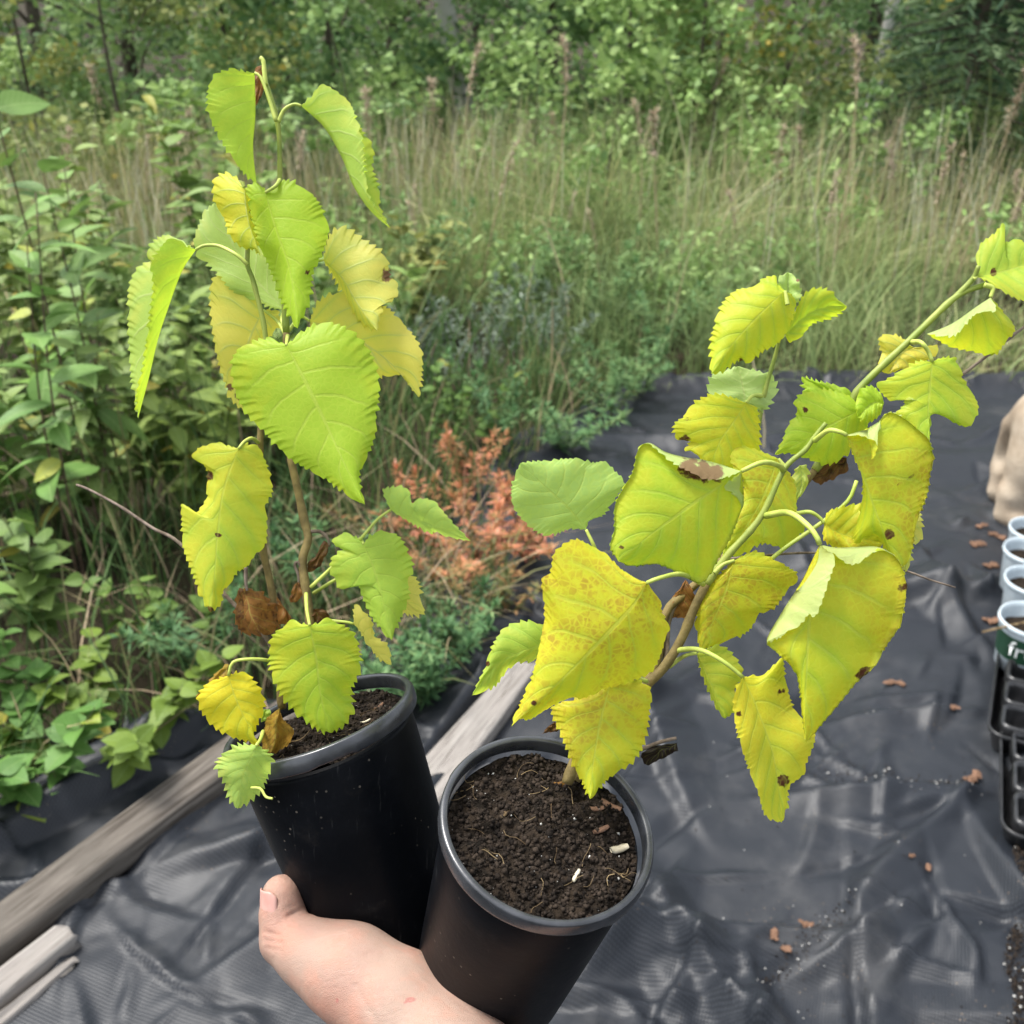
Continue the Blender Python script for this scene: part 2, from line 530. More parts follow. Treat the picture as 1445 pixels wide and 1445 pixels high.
def fabric_soft(x, y):
    p = Vector((x, y, 0.0))
    w = noise.noise_vector(p * 1.1) * 0.30 + noise.noise_vector(p * 3.3) * .10
    q = Vector((x * .9 + y * 0.3, y * 1.1 - x * 0.3, 0.3)) + w
    d, _ = noise.voronoi(Vector((q.x * 2.6, q.y * 3.6, 0)))
    d2, _ = noise.voronoi(Vector((q.x * 8.5 + q.y * 2.0, q.y * 7.2 - q.x * 1.5, 3.1)))
    amt = .45 + .9 * max(0, noise.noise(p * 1.3 + Vector((3, 8, 0))) + .25)
    h = 0.012 * noise.noise(p * 1.9) + amt * (0.020 * min(.8, d[1] - d[0]) + 0.0075 * min(.7, d2[1] - d2[0]))
    return 0.012 + h + 0.0010 * noise.noise(p * 26)


FGRID = {}


def fabric_height(x, y):
    """height of the laid fabric, read from its grid"""
    xs, ys, Z = FGRID['xs'], FGRID['ys'], FGRID['Z']
    i = int(np.clip(np.searchsorted(xs, x), 1, len(xs) - 1)); j = int(np.clip(np.searchsorted(ys, y), 1, len(ys) - 1))
    return float(max(Z[j, i], Z[j - 1, i - 1]))


VEG = [(-3.0, 0.5), (-1.3, 0.85), (-0.86, 1.23), (-0.64, 1.5), (-0.175, 1.62), (-0.04, 2.0), (0.25, 2.92), (0.61, 3.34), (2.4, 3.33), (5, 3.3)]


def veg_edge_x(y):
    """x of the vegetation's right edge at distance y (left of it plants grow)"""
    ys = [p[1] for p in VEG[:8]]; xs = [p[0] for p in VEG[:8]]
    if y < .5: return -3.0
    return float(np.interp(y, ys, xs))


def build_ground():
    n = 60
    xs = np.linspace(-30, 30, n); ys = np.linspace(-8, 60, n)
    V = [(x, y, -0.03 + 0.05 * noise.noise(Vector((x * .3, y * .3, 0))) * (1 if y > 4 else 0) + max(0, y - 4.5) * 0.012) for y in ys for x in xs]
    F = [(j * n + i, j * n + i + 1, (j + 1) * n + i + 1, (j + 1) * n + i) for j in range(n - 1) for i in range(n - 1)]
    o = part('ground', V, F, M['earth'])
    tag(o, kind='structure')
    # horizon skirt
    # fabric
    st = 0.0145
    xs = np.arange(-1.75, 2.4, .0078); ys = np.concatenate([np.linspace(-3.2, .38, 24), 0.4 * np.exp(np.linspace(0, math.log(3.75 / .4), 400))])
    nx, ny = len(xs), len(ys)
    V = np.zeros((nx * ny, 3)); k = 0
    keep = np.zeros(nx * ny, bool)
    for y in ys:
        ex = veg_edge_x(y) - 0.26
        back = 3.62 + 0.03 * math.sin(y * 9)
        for x in xs:
            V[k] = (x, y, fabric_soft(x, y))
            if y > 3.25: V[k, 2] += 0.05 * min(1, (y - 3.25) / .12) ** 2
            keep[k] = x > ex + 0.02 * noise.noise(Vector((x * 9, y * 9, 1))) and y < 3.40 + 0.05 * noise.noise(Vector((x * 3, 0, 0)))
            k += 1
    V[:, 2] += crease_height(V[:, 0], V[:, 1])
    FGRID.update(xs=xs, ys=ys, Z=V[:, 2].reshape(ny, nx))
    idx = np.arange(nx * ny).reshape(ny, nx)
    F = np.stack([idx[:-1, :-1], idx[:-1, 1:], idx[1:, 1:], idx[1:, :-1]], -1).reshape(-1, 4)
    F = F[keep[F].all(1)]
    used = np.unique(F); remap = -np.ones(nx * ny, int); remap[used] = np.arange(len(used))
    o = part_np('weed_barrier_fabric', V[used], remap[F], M['fabric'])
    tag(o, 'wrinkled black woven weed barrier fabric laid over the ground', kind='structure')


build_ground()

# ------------------------------------------------------------------ boards
def board(name, label, p0, p1, w, h, mat, rough=0.004, taper=(1, 1), seed=0, group=None, n=46, lift=0.0, ragged=0.0):
    """weathered board from p0 to p1 (centre line of its underside), local X along it"""
    p0, p1 = Vector(p0), Vector(p1)
    L = (p1 - p0).length
    prof = [(-.5, 0), (-.5, .25), (-.5, .6), (-.49, .86), (-.44, 1), (-.3, 1.0), (-.12, 1.0), (.06, 1.0), (.25, 1.0), (.4, 1), (.48, .88), (.5, .6), (.5, .25), (.5, 0)]
    V, F = [], []
    k = len(prof)
    for i in range(n + 1):
        t = i / n
        tp = taper[0] * (1 - t) + taper[1] * t
        for j, (a, b) in enumerate(prof):
            y = a * w * tp; z = b * h
            d = noise.noise(Vector((t * L * 5, a * 9, b * 9 + seed * 3.1))) * rough
            d2 = noise.noise(Vector((t * L * 1.2, seed * 5.0, 4))) * rough * 1.5
            xx = t * L
            if i in (0, n): xx += ragged * noise.noise(Vector((a * 7, b * 4, seed + i))) 
            V.append((xx, y * (1 + d * 4) + d2, z + d * (1 if b > 0 else 0)))
    for i in range(n):
        for j in range(k - 1):
            F.append((i * k + j, (i + 1) * k + j, (i + 1) * k + j + 1, i * k + j + 1))
        F.append((i * k + k - 1, (i + 1) * k + k - 1, (i + 1) * k, i * k))
    F.append(tuple(range(k))); F.append(tuple(n * k + j for j in range(k - 1, -1, -1)))
    me = mesh_py(name, V, F, True)
    me.materials.append(mat)
    o = bpy.data.objects.new(name, me)
    COL.objects.link(o)
    o.location = p0 + Vector((0, 0, lift))
    d = p1 - p0
    o.rotation_euler = (0, -math.asin(d.z / L), math.atan2(d.y, d.x))
    ORG[o.name] = o.location.copy()
    return tag(o, label, 'board', group)


def lay(x, y, z=0.0):
    q = g(x, y, 0.03)
    return Vector((q.x, q.y, z))


board('timber', 'long brown weathered timber lying along the edge of the fabric at left', lay(-190, 1468, .012), lay(425, 1000, .012), 0.078, 0.045, M['wood'], seed=1, ragged=.01)
board('board', 'grey silvered board glimpsed between the two black pots', lay(560, 1172, .02), lay(744, 946, .02), 0.072, 0.032, M['wood2'], seed=2, taper=(1.25, .8), ragged=.03)
board('board', 'pale rounded offcut of wood beside the timber at bottom left', lay(-160, 1523, .012), lay(92, 1318, .012), 0.045, 0.03, M['wood2'], seed=3, ragged=.02, rough=.008)
board('wood_splinter', 'thin pale split splinter of wood nearest the bottom left corner', lay(-120, 1535, .012), lay(100, 1352, .014), 0.02, 0.014, M['wood2'], seed=4, taper=(1.2, .5), ragged=.02, rough=.01)

# ------------------------------------------------------------------ pots
def frame_of(a_cam):
    a = Vector(a_cam)
    aw = (RGT * a.x - UPV * a.y + FWD * a.z).normalized()     # top -> bottom in the world
    up = -aw
    ex = up.orthogonal()
    ex = (RGT - up * RGT.dot(up)).normalized()
    ey = up.cross(ex)
    return Matrix((ex, ey, up)).transposed()


def make_pot(px, py, d, axis, R, H, label, soil_label, seed, lips, chips):
    c = at(px, py, d)
    B = frame_of(axis)
    P = lambda r, t, z: c + B @ Vector((r * math.cos(t), r * math.sin(t), z))
    base = P(0, 0, -H)
    pot = thing('plant_pot', base, label, 'plant pot', 'black nursery pots held in the hand')
    n = 120
    # body: outer wall, base, inner wall
    prof = [(.885 * R, -.011), (.90 * R, -.010), (.915 * R, -.013), (.905 * R, -.03), (.875 * R, -.055), (.80 * R, -H * .97 + .002), (.785 * R, -H + .001), (.76 * R, -H), (.45 * R, -H + .002), (.2 * R, -H + .003), (0.01 * R, -H + .003),
            ]
    inner = [(0.01 * R, -H + .0045), (.74 * R, -H + .004), (.86 * R, -.04), (.885 * R, -.011)]
    prof = prof + inner
    V = []
    for i in range(n):
        t = 2 * math.pi * i / n
        for r, z in prof:
            wob = 1 + 0.006 * math.sin(2 * t + seed) + .004 * noise.noise(Vector((math.cos(t) * 1.5, math.sin(t) * 1.5, z * 30 + seed)))
            V.append(P(r * wob, t, z))
    k = len(prof)
    F = [(i * k + j, i * k + j + 1, ((i + 1) % n) * k + j + 1, ((i + 1) % n) * k + j) for i in range(n) for j in range(k - 1)]
    part('pot_body', V, F, M['pot'], pot)
    # rolled rim with the stepped stacking lips
    V = []
    rp = 20
    for i in range(n):
        t = 2 * math.pi * i / n
        lip = 0.0
        for a0, a1 in lips:
            m_ = ((t - a0) % (2 * math.pi)); w = (a1 - a0)
            if m_ < w:
                lip = max(lip, min(1, m_ / .03, (w - m_) / .03))
        ro = .010 * R * lip
        for j in range(rp):
            a = 2 * math.pi * j / rp
            cx, cz = .955 * R, -.0038
            rr = .038 * R * (abs(math.cos(a)) ** .5) * (1 if math.cos(a) > 0 else -1)
            zz = .0038 * (abs(math.sin(a)) ** .5) * (1 if math.sin(a) > 0 else -1)
            if math.cos(a) > 0 and math.sin(a) < .5: rr += ro; zz -= .0007 * lip
            wob = 1 + 0.004 * math.sin(2 * t + seed)
            V.append(P((cx + rr) * wob, t, cz + zz))
    F = [(i * rp + j, ((i + 1) % n) * rp + j, ((i + 1) % n) * rp + (j + 1) % rp, i * rp + (j + 1) % rp) for i in range(n) for j in range(rp)]
    part('pot_rim', V, F, M['rim'], pot)
    # drainage holes as dark raised-edge rings on the base
    for q in range(4):
        t = math.pi / 4 + q * math.pi / 2
        ctr = P(.5 * R, t, -H - .0002)
        vs, fs = [], []
        for i in range(14):
            a = 2 * math.pi * i / 14
            for rr, dz in ((.0045, 0), (.0055, -.0006), (.0065, 0)):
                vs.append(ctr + B @ Vector((rr * math.cos(a), rr * math.sin(a), dz)))
        for i in range(14):
            for j in range(2):
                fs.append((i * 3 + j, i * 3 + j + 1, ((i + 1) % 14) * 3 + j + 1, ((i + 1) % 14) * 3 + j))
        part('drainage_hole', vs, fs, M['pot'], pot)
    # soil
    zs = -.0085
    def sh(r, t):
        x, y = r * math.cos(t), r * math.sin(t)
        p = Vector((x, y, seed * .1))
        h = .0034 * noise.noise(p * 45) + .0021 * noise.noise(p * 130) + .0014 * noise.noise(p * 300) + .0010 * noise.noise(p * 700)
        return zs + h - .0015 * (r / R) ** 4 + .0025 * max(0, 1 - r / R)
    nr, na = 52, 170
    V = [P(0, 0, sh(0, 0))]
    for i in range(1, nr + 1):
        r = .895 * R * i / nr
        for j in range(na):
            t = 2 * math.pi * j / na
            V.append(P(r, t, sh(r, t)))
    F = [(0, 1 + j, 1 + (j + 1) % na) for j in range(na)]
    for i in range(nr - 1):
        for j in range(na):
            a = 1 + i * na; b = a + na
            F.append((a + j, b + j, b + (j + 1) % na, a + (j + 1) % na))
    soil = part('soil', V, F, M['soil'], pot)
    soil['label'] = soil_label
    # crumbs, perlite and fibres
    rr_ = random.Random(seed)
    def lumps(cnt, s0, s1, name, mat, bias=0.5):
        V, F = [], []
        octv = [(1, 0, 0), (-1, 0, 0), (0, 1, 0), (0, -1, 0), (0, 0, 1), (0, 0, -1)]
        octf = [(0, 2, 4), (2, 1, 4), (1, 3, 4), (3, 0, 4), (2, 0, 5), (1, 2, 5), (3, 1, 5), (0, 3, 5)]
        for _ in range(cnt):
            r = .88 * R * rr_.random() ** bias; t = rr_.random() * 2 * math.pi
            s = s0 + (s1 - s0) * rr_.random() ** 3
            ctr = Vector((r * math.cos(t), r * math.sin(t), sh(r, t) + s * .3))
            rot = Matrix.Rotation(rr_.random() * 6, 3, 'Z') @ Matrix.Rotation(rr_.random() * 6, 3, 'X')
            o = len(V)
            for v in octv:
                V.append(c + B @ (ctr + rot @ (Vector(v) * s * rr_.uniform(.55, 1.3))))
            F += [tuple(i + o for i in f) for f in octf]
        tag(part(name, V, F, mat, soil, smooth=True), kind='stuff')
    lumps(4200, .0003, .0017, 'soil_crumbs', M['crumb'])
    lumps(65, .00025, .0009, 'perlite_grains', M['perlite'])
    tl = []
    for _ in range(28):
        r = .85 * R * rr_.random() ** .5; t = rr_.random() * 6.283; L = rr_.uniform(.003, .010); a = rr_.random() * 6.283
        p0 = Vector((r * math.cos(t), r * math.sin(t), 0)); pts = []
        for k2 in range(4):
            s = k2 / 3
            q = p0 + Vector((math.cos(a), math.sin(a), 0)) * L * s + Vector((-math.sin(a), math.cos(a), 0)) * L * .35 * math.sin(s * 3 + r * 900)
            rq = min(q.length, .88 * R)
            pts.append(c + B @ Vector((q.x, q.y, sh(rq, math.atan2(q.y, q.x)) + .0010 + .0008 * rr_.random())))
        w = rr_.uniform(.0001, .00024)
        tl.append(tube(pts, [w, w * .6], 4, 6, False))
    tag(part('root_fibres', *merge(tl), M['fibre'], soil), kind='stuff')
    for (r, t, L, w, a, mt, nm) in chips:
        ctr = Vector((r * R * math.cos(t), r * R * math.sin(t), sh(r * R, t) + w * .6))
        V, F = [], []
        for i in range(6):
            s = i / 5 - .5
            ww = w * (1 - (abs(s) * 1.75) ** 4 * .6)
            for j in range(7):
                aa = 2 * math.pi * j / 7
                V.append(c + B @ (ctr + Matrix.Rotation(a, 3, 'Z') @ Vector((s * L, ww * math.cos(aa) * rr_.uniform(.85, 1.1), ww * .6 * math.sin(aa) + L * .12 * s * s * 4))))
        for i in range(5):
            for j in range(7):
                F.append((i * 7 + j, (i + 1) * 7 + j, (i + 1) * 7 + (j + 1) % 7, i * 7 + (j + 1) % 7))
        F.append(tuple(range(6, -1, -1))); F.append(tuple(35 + j for j in range(7)))
        part(nm, V, F, mt, soil)
    return pot, c, B, P, sh


dR, RR, HR = .455 * SC, .050 * SC, .140 * SC
dL, RL, HL = .555 * SC, .0545 * SC, .132 * SC
M['pebble'] = simple('pale_stone', (0.40, 0.35, 0.24), (0.55, 0.50, 0.38), 200, 0.6, 0.4)
potR, cR, BR, PR, shR = make_pot(773.9, 1160.7, dR, (-0.20543619, 0.76806473, 0.60652497), RR, HR,
    'black plastic nursery pot tilted towards the viewer showing its soil, at right in the hand',
    'dark potting soil flecked with white perlite', 3, [(-1.02, .35), (2.05, 2.75)],
    [(.72, -.05, .008, .0018, .4, M['pebble'], 'pale_stone'), (.56, .22, .0075, .0012, .5, M['chip'], 'wood_chip'), (.62, .6, .007, .0013, .2, M['chip'], 'wood_chip'),
     (.78, .55, .009, .0015, -.4, M['chip'], 'wood_chip'), (.5, -1.0, .006, .0009, 1.1, M['pebble'], 'pale_stone'), (.4, 2.7, .006, .001, .9, M['fibre'], 'wood_chip')])
potL, cL, BL, PL, shL = make_pot(448.9, 1009, dL, (0.28775174, 0.94098092, 0.17819608), RL, HL,
    'black plastic nursery pot leaning back on the thumb, at left in the hand',
    'dark potting soil with roots and perlite', 11, [(-2.0, -1.45), (-1.1, 1.2)],
    [(.6, .3, .006, .001, .9, M['chip'], 'wood_chip'), (.5, -.3, .005, .0008, .2, M['pebble'], 'pale_stone')])

# ------------------------------------------------------------------ the two seedlings
Z0 = (0, 0, 1.0)
Z1 = (150, 60, 2.89); Z2 = (200, 460, 2.89); Z3 = (240, 820, 4.0139); Z7 = (0, 900, 2.6525)
Z4 = (650, 600, 2.628); Z5 = (940, 300, 2.8614); Z6 = (960, 600, 2.4917); Z8 = (860, 640, 3.1413)


def zp(Z, p):
    return (Z[0] + p[0] / Z[2], Z[1] + p[1] / Z[2])


def leaf(plant, Z, d, Mid, L, R, dl=0.0, dr=0.0, dt=0.0, FL=None, FR=None, dfl=-.008, dfr=-.008, flip=False, col=(0.1, 0, 0), pet=None,
         spots=(), crumple=0.0, label=None, teeth=3.6, period=12.0, camber=-.0015, prad=.00085, dm=0.0, name='leaf', seed=None, up=.3):
    """one blade lofted over rails (outline as seen, every rail with its own depth), petiole as sub-part"""
    sd_ = seed if seed is not None else len(plant.children) * 1.37 + Z[0] * .01
    A = [zp(Z, p) for p in Mid]
    b0, t0 = A[0], A[-1]
    nu = 150; teeth = teeth * 1.6
    ext = lambda E: [b0] + [zp(Z, p) for p in E] + [t0]
    rails = []
    uu = np.linspace(0, 1, nu)
    mm = cr(A, 200)
    mmid = np.stack([np.interp(uu ** 1.12, np.linspace(0, 1, 200), mm[:, k]) for k in range(2)], 1)
    eL, eR = cr(ext(L), nu), cr(ext(R), nu)
    prof = np.sin(np.pi * np.clip(uu, 0, 1)) ** .6
    def dep(off, edge):
        w = 0.0012 * np.sin(uu * 17 + sd_ * 3 + off * 400) * prof if edge else 0
        return d + dt * uu ** 1.4 + off * prof + w
    def toothed(E, I):
        n = E - I
        l = np.linalg.norm(n, axis=1, keepdims=True) + 1e-6
        n = n / l
        tg = np.gradient(E, axis=0); tl = np.linalg.norm(tg, axis=1, keepdims=True) + 1e-6
        tg = tg / tl
        nr = np.stack([tg[:, 1], -tg[:, 0]], 1)
        sgn = np.sign((nr * n).sum(1)); sgn[sgn == 0] = 1
        s0 = np.sign(np.median(sgn)) or 1
        nr = nr * s0
        s = np.concatenate([[0], np.cumsum(np.linalg.norm(np.diff(E, axis=0), axis=1))])
        jit = np.array([noise.noise(Vector((x / 30.0, sd_, 0))) for x in s])
        ph = (s / period + jit * 1.7) % 1.0
        saw = np.where(ph < .78, (ph / .78) ** 1.15, (1 - ph) / .22)
        amp = teeth * np.clip(s / 16, 0, 1) * np.clip((s[-1] - s) / 10, 0, 1) * (0.8 + .9 * jit)
        return E + nr * (amp * (saw - .35))[:, None] + tg * (amp * .35 * saw)[:, None]
    def fl(F, E):
        """flap rail given for a stretch, elsewhere it lies on the edge"""
        pts, u0, u1 = F
        q = cr([zp(Z, p) for p in pts], nu)
        out = E.copy(); k = (uu >= u0) & (uu <= u1)
        t = (uu[k] - u0) / (u1 - u0)
        out[k] = np.stack([np.interp(t, uu, q[:, c_]) for c_ in range(2)], 1)
        wgt = np.zeros(nu); wgt[k] = np.sin(np.pi * t) ** .5
        return out, wgt
    seq = []
    if FL:
        E, w = fl(FL, eL); seq.append((E, dep(dl, True) + dfl * w, .22, np.where((w > 0)[:, None], toothed(E, eL) - E, toothed(eL, mmid) - eL)))
    seq.append((eL, dep(dl, True), 0.0, np.where((w > 0)[:, None], 0, toothed(eL, mmid) - eL) if FL else toothed(eL, mmid) - eL))
    seq.append((mmid, dep(dm, False), 0.5, None))
    if FR: FE, fw = fl(FR, eR)
    seq.append((eR, dep(dr, True), 1.0, np.where((fw > 0)[:, None], 0, toothed(eR, mmid) - eR) if FR else toothed(eR, mmid) - eR))
    if FR: seq.append((FE, dep(dr, True) + dfr * fw, .78, np.where((fw > 0)[:, None], toothed(FE, eR) - FE, toothed(eR, mmid) - eR)))
    cols, vs = [], []
    for i in range(len(seq) - 1):
        (a, da, va, wa), (b, db, vb, wb) = seq[i], seq[i + 1]
        nseg = 8 if (va in (0.0, .5) and vb in (.5, 1.0)) else 4
        for j in range(nseg + (1 if i == len(seq) - 2 else 0)):
            t = j / nseg
            cb = camber * 4 * t * (1 - t) * prof
            pp = a * (1 - t) + b * t
            if wa is not None: pp = pp + wa * (1 - t) ** 7
            if wb is not None: pp = pp + wb * t ** 7
            cols.append((pp, da * (1 - t) + db * t + cb)); vs.append(va * (1 - t) + vb * t)
    nv = len(cols)
    X = np.zeros((nu, nv, 3)); 
    org = at(b0[0], b0[1], d)
    for j, (px, de) in enumerate(cols):
        v = vs[j] * 2 - 1
        for i in range(nu):
            u = uu[i]
            q = (u - .26 * abs(v)) * 6.6 + (.42 if vs[j] > .5 else 0)
            puff = -.00024 * abs(math.sin(math.pi * q)) * prof[i] * (1 - abs(v) ** 3)
            x, y, dd = px[i, 0], px[i, 1], de[i] + puff
            P = at(x, y, dd)
            nz = noise.noise(Vector((P.x * 38, P.y * 38, P.z * 38 + sd_))) * .0016 * prof[i]
            P = P + FWD * nz
            if crumple:
                P = P + noise.noise_vector(Vector((P.x * 70, P.y * 70, P.z * 70 + sd_))) * crumple + noise.noise_vector(Vector((P.x * 190, P.y * 190, P.z * 190 + sd_))) * crumple * .4
            X[i, j] = P
    V = X.reshape(-1, 3)
    idx = np.arange(nu * nv).reshape(nu, nv)
    F = np.stack([idx[:-1, :-1], idx[:-1, 1:], idx[1:, 1:], idx[1:, :-1]], -1).reshape(-1, 4)
    # main face normals towards the viewer unless flipped
    poly = np.vstack([eL, eR[::-1]])
    ar = np.sum(poly[:, 0] * np.roll(poly[:, 1], -1) - np.roll(poly[:, 0], -1) * poly[:, 1])
    if (ar < 0) != flip: F = F[:, ::-1]
    me = mesh_np(name, V - np.array(org), F)
    uvl = me.uv_layers.new(name='UVMap')
    uvv = np.zeros((nu * nv, 2)); uvv[:, 0] = np.tile(np.array(vs), nu); uvv[:, 1] = np.repeat(uu, nv)
    li = np.zeros(len(me.loops), dtype=np.int32); me.loops.foreach_get('vertex_index', li)
    uvl.data.foreach_set('uv', uvv[li].astype(np.float32).ravel())
    sa = me.attributes.new('spot', 'FLOAT', 'POINT')
    sv = np.zeros(nu * nv)
    for (sx, sy, sr) in spots:
        qx, qy = zp(Z, (sx, sy))
        pxy = np.stack([np.stack([c_[0][:, 0] for c_ in cols], 1), np.stack([c_[0][:, 1] for c_ in cols], 1)], -1).reshape(-1, 2)
        dd = np.hypot(pxy[:, 0] - qx, pxy[:, 1] - qy)
        sv = np.maximum(sv, np.clip(1.2 - dd / (sr / Z[2]), 0, 1))
    sa.data.foreach_set('value', sv.astype(np.float32))
    o = put(name, me, M['leaf'], plant, org)
    o.color = (col[0], col[1], col[2], up)
    if label: o['label'] = label
    if pet:
        pts = [at(*zp(Z, p[:2]), d + (p[2] if len(p) > 2 else 0)) for p in pet] + [org]
        part('petiole', *tube(pts, [prad * 1.15, prad, prad * .8], 8, 18), M['petiole'] if col[1] < .6 else M['dead'], o)
    return o


def stem(plant, name, Z, pts, d0, d1, r0, r1, mat, n=40, label=None, nodes=True):
    """pts: pixel points, optional third value a depth offset"""
    W = []
    for i, p in enumerate(pts):
        t = i / (len(pts) - 1)
        W.append(at(*zp(Z, p[:2]), d0 * (1 - t) + d1 * t + (p[2] if len(p) > 2 else 0)))
    radii = np.linspace(r0, r1, 30)
    if nodes:
        radii = radii * (1 + .22 * (np.maximum(0, np.sin(np.linspace(0, 1, 30) * 40)) ** 8))
    o = part(name, *tube(W, list(radii), 10, n), mat, plant)
    if label: o['label'] = label
    return o


D = dL
# ---- left seedling
SL = thing('tree_seedling', PL(0, 0, -.008), 'upright tree seedling with lime green and yellow heart-shaped leaves, in the left pot', 'seedling', 'potted tree seedlings')
s1 = [(437, 1010), (436, 940), (437, 872), (430, 823), (427, 788), (435, 761), (430, 737), (421, 695), (411, 648), (404, 590), (403, 520), (404, 470), (401, 420), (396, 340), (395, 258), (392, 174), (374, 112)]
stem(SL, 'stem', Z0, s1[:12], D, D + .012, .0024, .0016, M['bark'], 60)
stem(SL, 'stem', Z0, s1[11:], D + .012, D + .005, .0016, .0010, M['greenstem'], 30)
s2 = [(398, 1000), (392, 900), (387, 854), (380, 816), (371, 775), (366, 715), (367, 626), (371, 560), (375, 478), (358, 399), (349, 372), (352, 323), (349, 295), (338, 255)]
stem(SL, 'stem', Z0, s2[:8], D + .004, D + .006, .0020, .0015, M['bark'], 40)
stem(SL, 'stem', Z0, s2[7:], D + .006, D - .012, .0014, .0009, M['greenstem'], 40)
stem(SL, 'dead_twig', Z0, [(410, 985, .02), (383, 912), (350, 872), (318, 840), (255, 768), (215, 745), (170, 715), (128, 692), (108, 684)], D + .0, D + .012, .0013, .0006, M['dead'], 50, 'bare grey dead twig reaching out to the left')
# terminal bud and dried scale at the top
stem(SL, 'terminal_bud', Z1, [(650, 175), (645, 120), (640, 75), (628, 62)], D + .004, D + .004, .0012, .0010, M['petiole'], 14)
leaf(SL, Z1, D + .012, [(640, 90), (628, 160), (608, 262)], [(605, 110), (602, 200)], [(655, 140), (630, 220)], col=(1, 1, 0), crumple=.0006, teeth=1, name='bud_scale')
leaf(SL, Z1, D - .008, [(605, 124), (607, 300), (600, 430), (612, 572)], [(565, 118), (510, 110), (445, 133), (415, 200), (420, 300), (470, 400), (520, 480), (580, 552)],
     [(585, 180), (555, 330), (590, 490)], dl=-.012, dr=.016, dt=.004, col=(.0, 0, .15), pet=[(692, 320), (655, 205), (628, 140)])
leaf(SL, Z1, D, [(795, 258), (890, 350), (960, 470), (1010, 590), (1080, 690), (1157, 757)], [(840, 218), (880, 170), (960, 215), (1000, 260), (1025, 340), (1045, 400), (1056, 520), (1062, 600), (1105, 690)],
     [(860, 225), (1000, 300), (1060, 390), (1090, 440), (1085, 510), (1110, 590), (1114, 665)], dl=-.01, dr=.012, dt=-.01, flip=False, col=(.15, 0, .15), pet=[(702, 325), (725, 275), (765, 252)])
leaf(SL, Z1, D - .004, [(648, 612), (690, 760), (740, 900), (770, 1050), (780, 1168)], [(640, 590), (600, 573), (568, 600), (573, 660), (590, 740), (600, 800), (640, 860), (680, 960), (712, 1050), (755, 1130)],
     [(680, 585), (720, 563), (770, 570), (830, 610), (870, 660), (905, 740), (905, 790), (878, 870), (842, 940), (832, 1050), (797, 1125)], dl=.014, dr=.008, dt=-.012, col=(.0, 0, .0), pet=[(707, 560, .004), (690, 585)], spots=[(820, 938, 14)])
leaf(SL, Z1, D - .016, [(562, 590), (572, 690), (590, 770), (630, 872)], [(530, 555), (500, 533), (455, 545), (435, 592), (445, 660), (482, 720), (500, 782), (550, 832), (600, 842)],
     [(578, 640), (585, 700), (610, 800)], dl=.010, dr=.006, flip=True, up=.15, col=(.7, .08, 0), pet=[(555, 570)])
leaf(SL, Z1, D + .022, [(725, 1090), (610, 965), (520, 830), (440, 655)], [(660, 1078), (600, 1042), (545, 1030), (500, 1000), (470, 960), (430, 920), (400, 890), (365, 850), (362, 790), (385, 730), (402, 690)],
     [(730, 1000), (680, 860), (560, 700)], dl=-.004, dr=.01, flip=True, up=.5, col=(.2, 0, .3), pet=[(735, 1180, -.006), (715, 1130)])
leaf(SL, Z1, D - .010, [(365, 845), (310, 930), (260, 1060), (215, 1200), (170, 1380), (130, 1532)],
     [(300, 808), (240, 785), (185, 820), (170, 860), (180, 890), (130, 920), (95, 990), (90, 1090), (92, 1200), (100, 1350), (115, 1440)],
     [(330, 830), (262, 800), (215, 850), (187, 900), (190, 990), (176, 1100), (166, 1190), (150, 1310), (122, 1440)], dl=.012, dr=-.012, dt=.006, flip=True, col=(.05, 0, .12), pet=[(575, 905, -.003), (530, 865, -.004), (460, 830), (400, 828)])
leaf(SL, Z1, D + .012, [(885, 886), (960, 960), (1020, 1060), (1105, 1177)], [(905, 800), (945, 757), (990, 760), (1050, 805), (1120, 850), (1150, 900), (1155, 950), (1192, 1010), (1165, 1050), (1118, 1065), (1125, 1095), (1112, 1135)],
     [(900, 912), (940, 982), (990, 1082), (1040, 1147)], dl=.004, dr=.012, dt=-.006, flip=True, up=.45, col=(.8, 0, .35), spots=[(1150, 945, 34), (1023, 992, 11)], pet=[(760, 960), (830, 900)], label='yellow leaf with a brown spot on its edge')
leaf(SL, Z1, D + .02, [(830, 1135), (1000, 1200), (1150, 1300), (1275, 1447)], [(868, 1055), (960, 1018), (1060, 1055), (1150, 1085), (1205, 1150), (1245, 1185), (1285, 1260), (1287, 1350)],
     [(850, 1230), (950, 1340), (1100, 1362), (1190, 1350), (1235, 1392)], dl=-.004, dr=.004, flip=True, up=.45, col=(1.0, 0, .35), pet=[(740, 1180, -.006), (790, 1120)])
leaf(SL, Z1, D + .024, [(640, 1090), (590, 1200), (545, 1350), (572, 1512)], [(560, 1000), (455, 950), (425, 1010), (430, 1150), (455, 1290), (490, 1400), (505, 1450)],
     [(695, 1095), (708, 1150), (670, 1195), (650, 1300), (620, 1430)], dl=-.006, dr=.008, flip=True, up=.45, col=(1.0, .0, .35), spots=[(505, 1405, 20), (540, 1440, 22)], pet=[(738, 1210, -.01), (700, 1140)])
leaf(SL, Z2, D - .022, [(590, 77), (680, 250), (760, 420), (840, 590), (910, 728)], [(560, 66), (500, 53), (420, 80), (372, 130), (370, 200), (385, 280), (435, 370), (500, 430), (550, 490), (620, 550), (730, 610), (800, 660), (865, 705)],
     [(635, 42), (700, -4), (775, -11), (855, 22), (920, 90), (957, 170), (967, 260), (957, 340), (955, 420), (935, 490), (902, 560), (887, 605), (896, 680)], dl=.012, dr=.010, dt=-.014, col=(.02, 0, .02), pet=[(595, 40, .03), (592, 60, .012)], teeth=4.6, period=14)
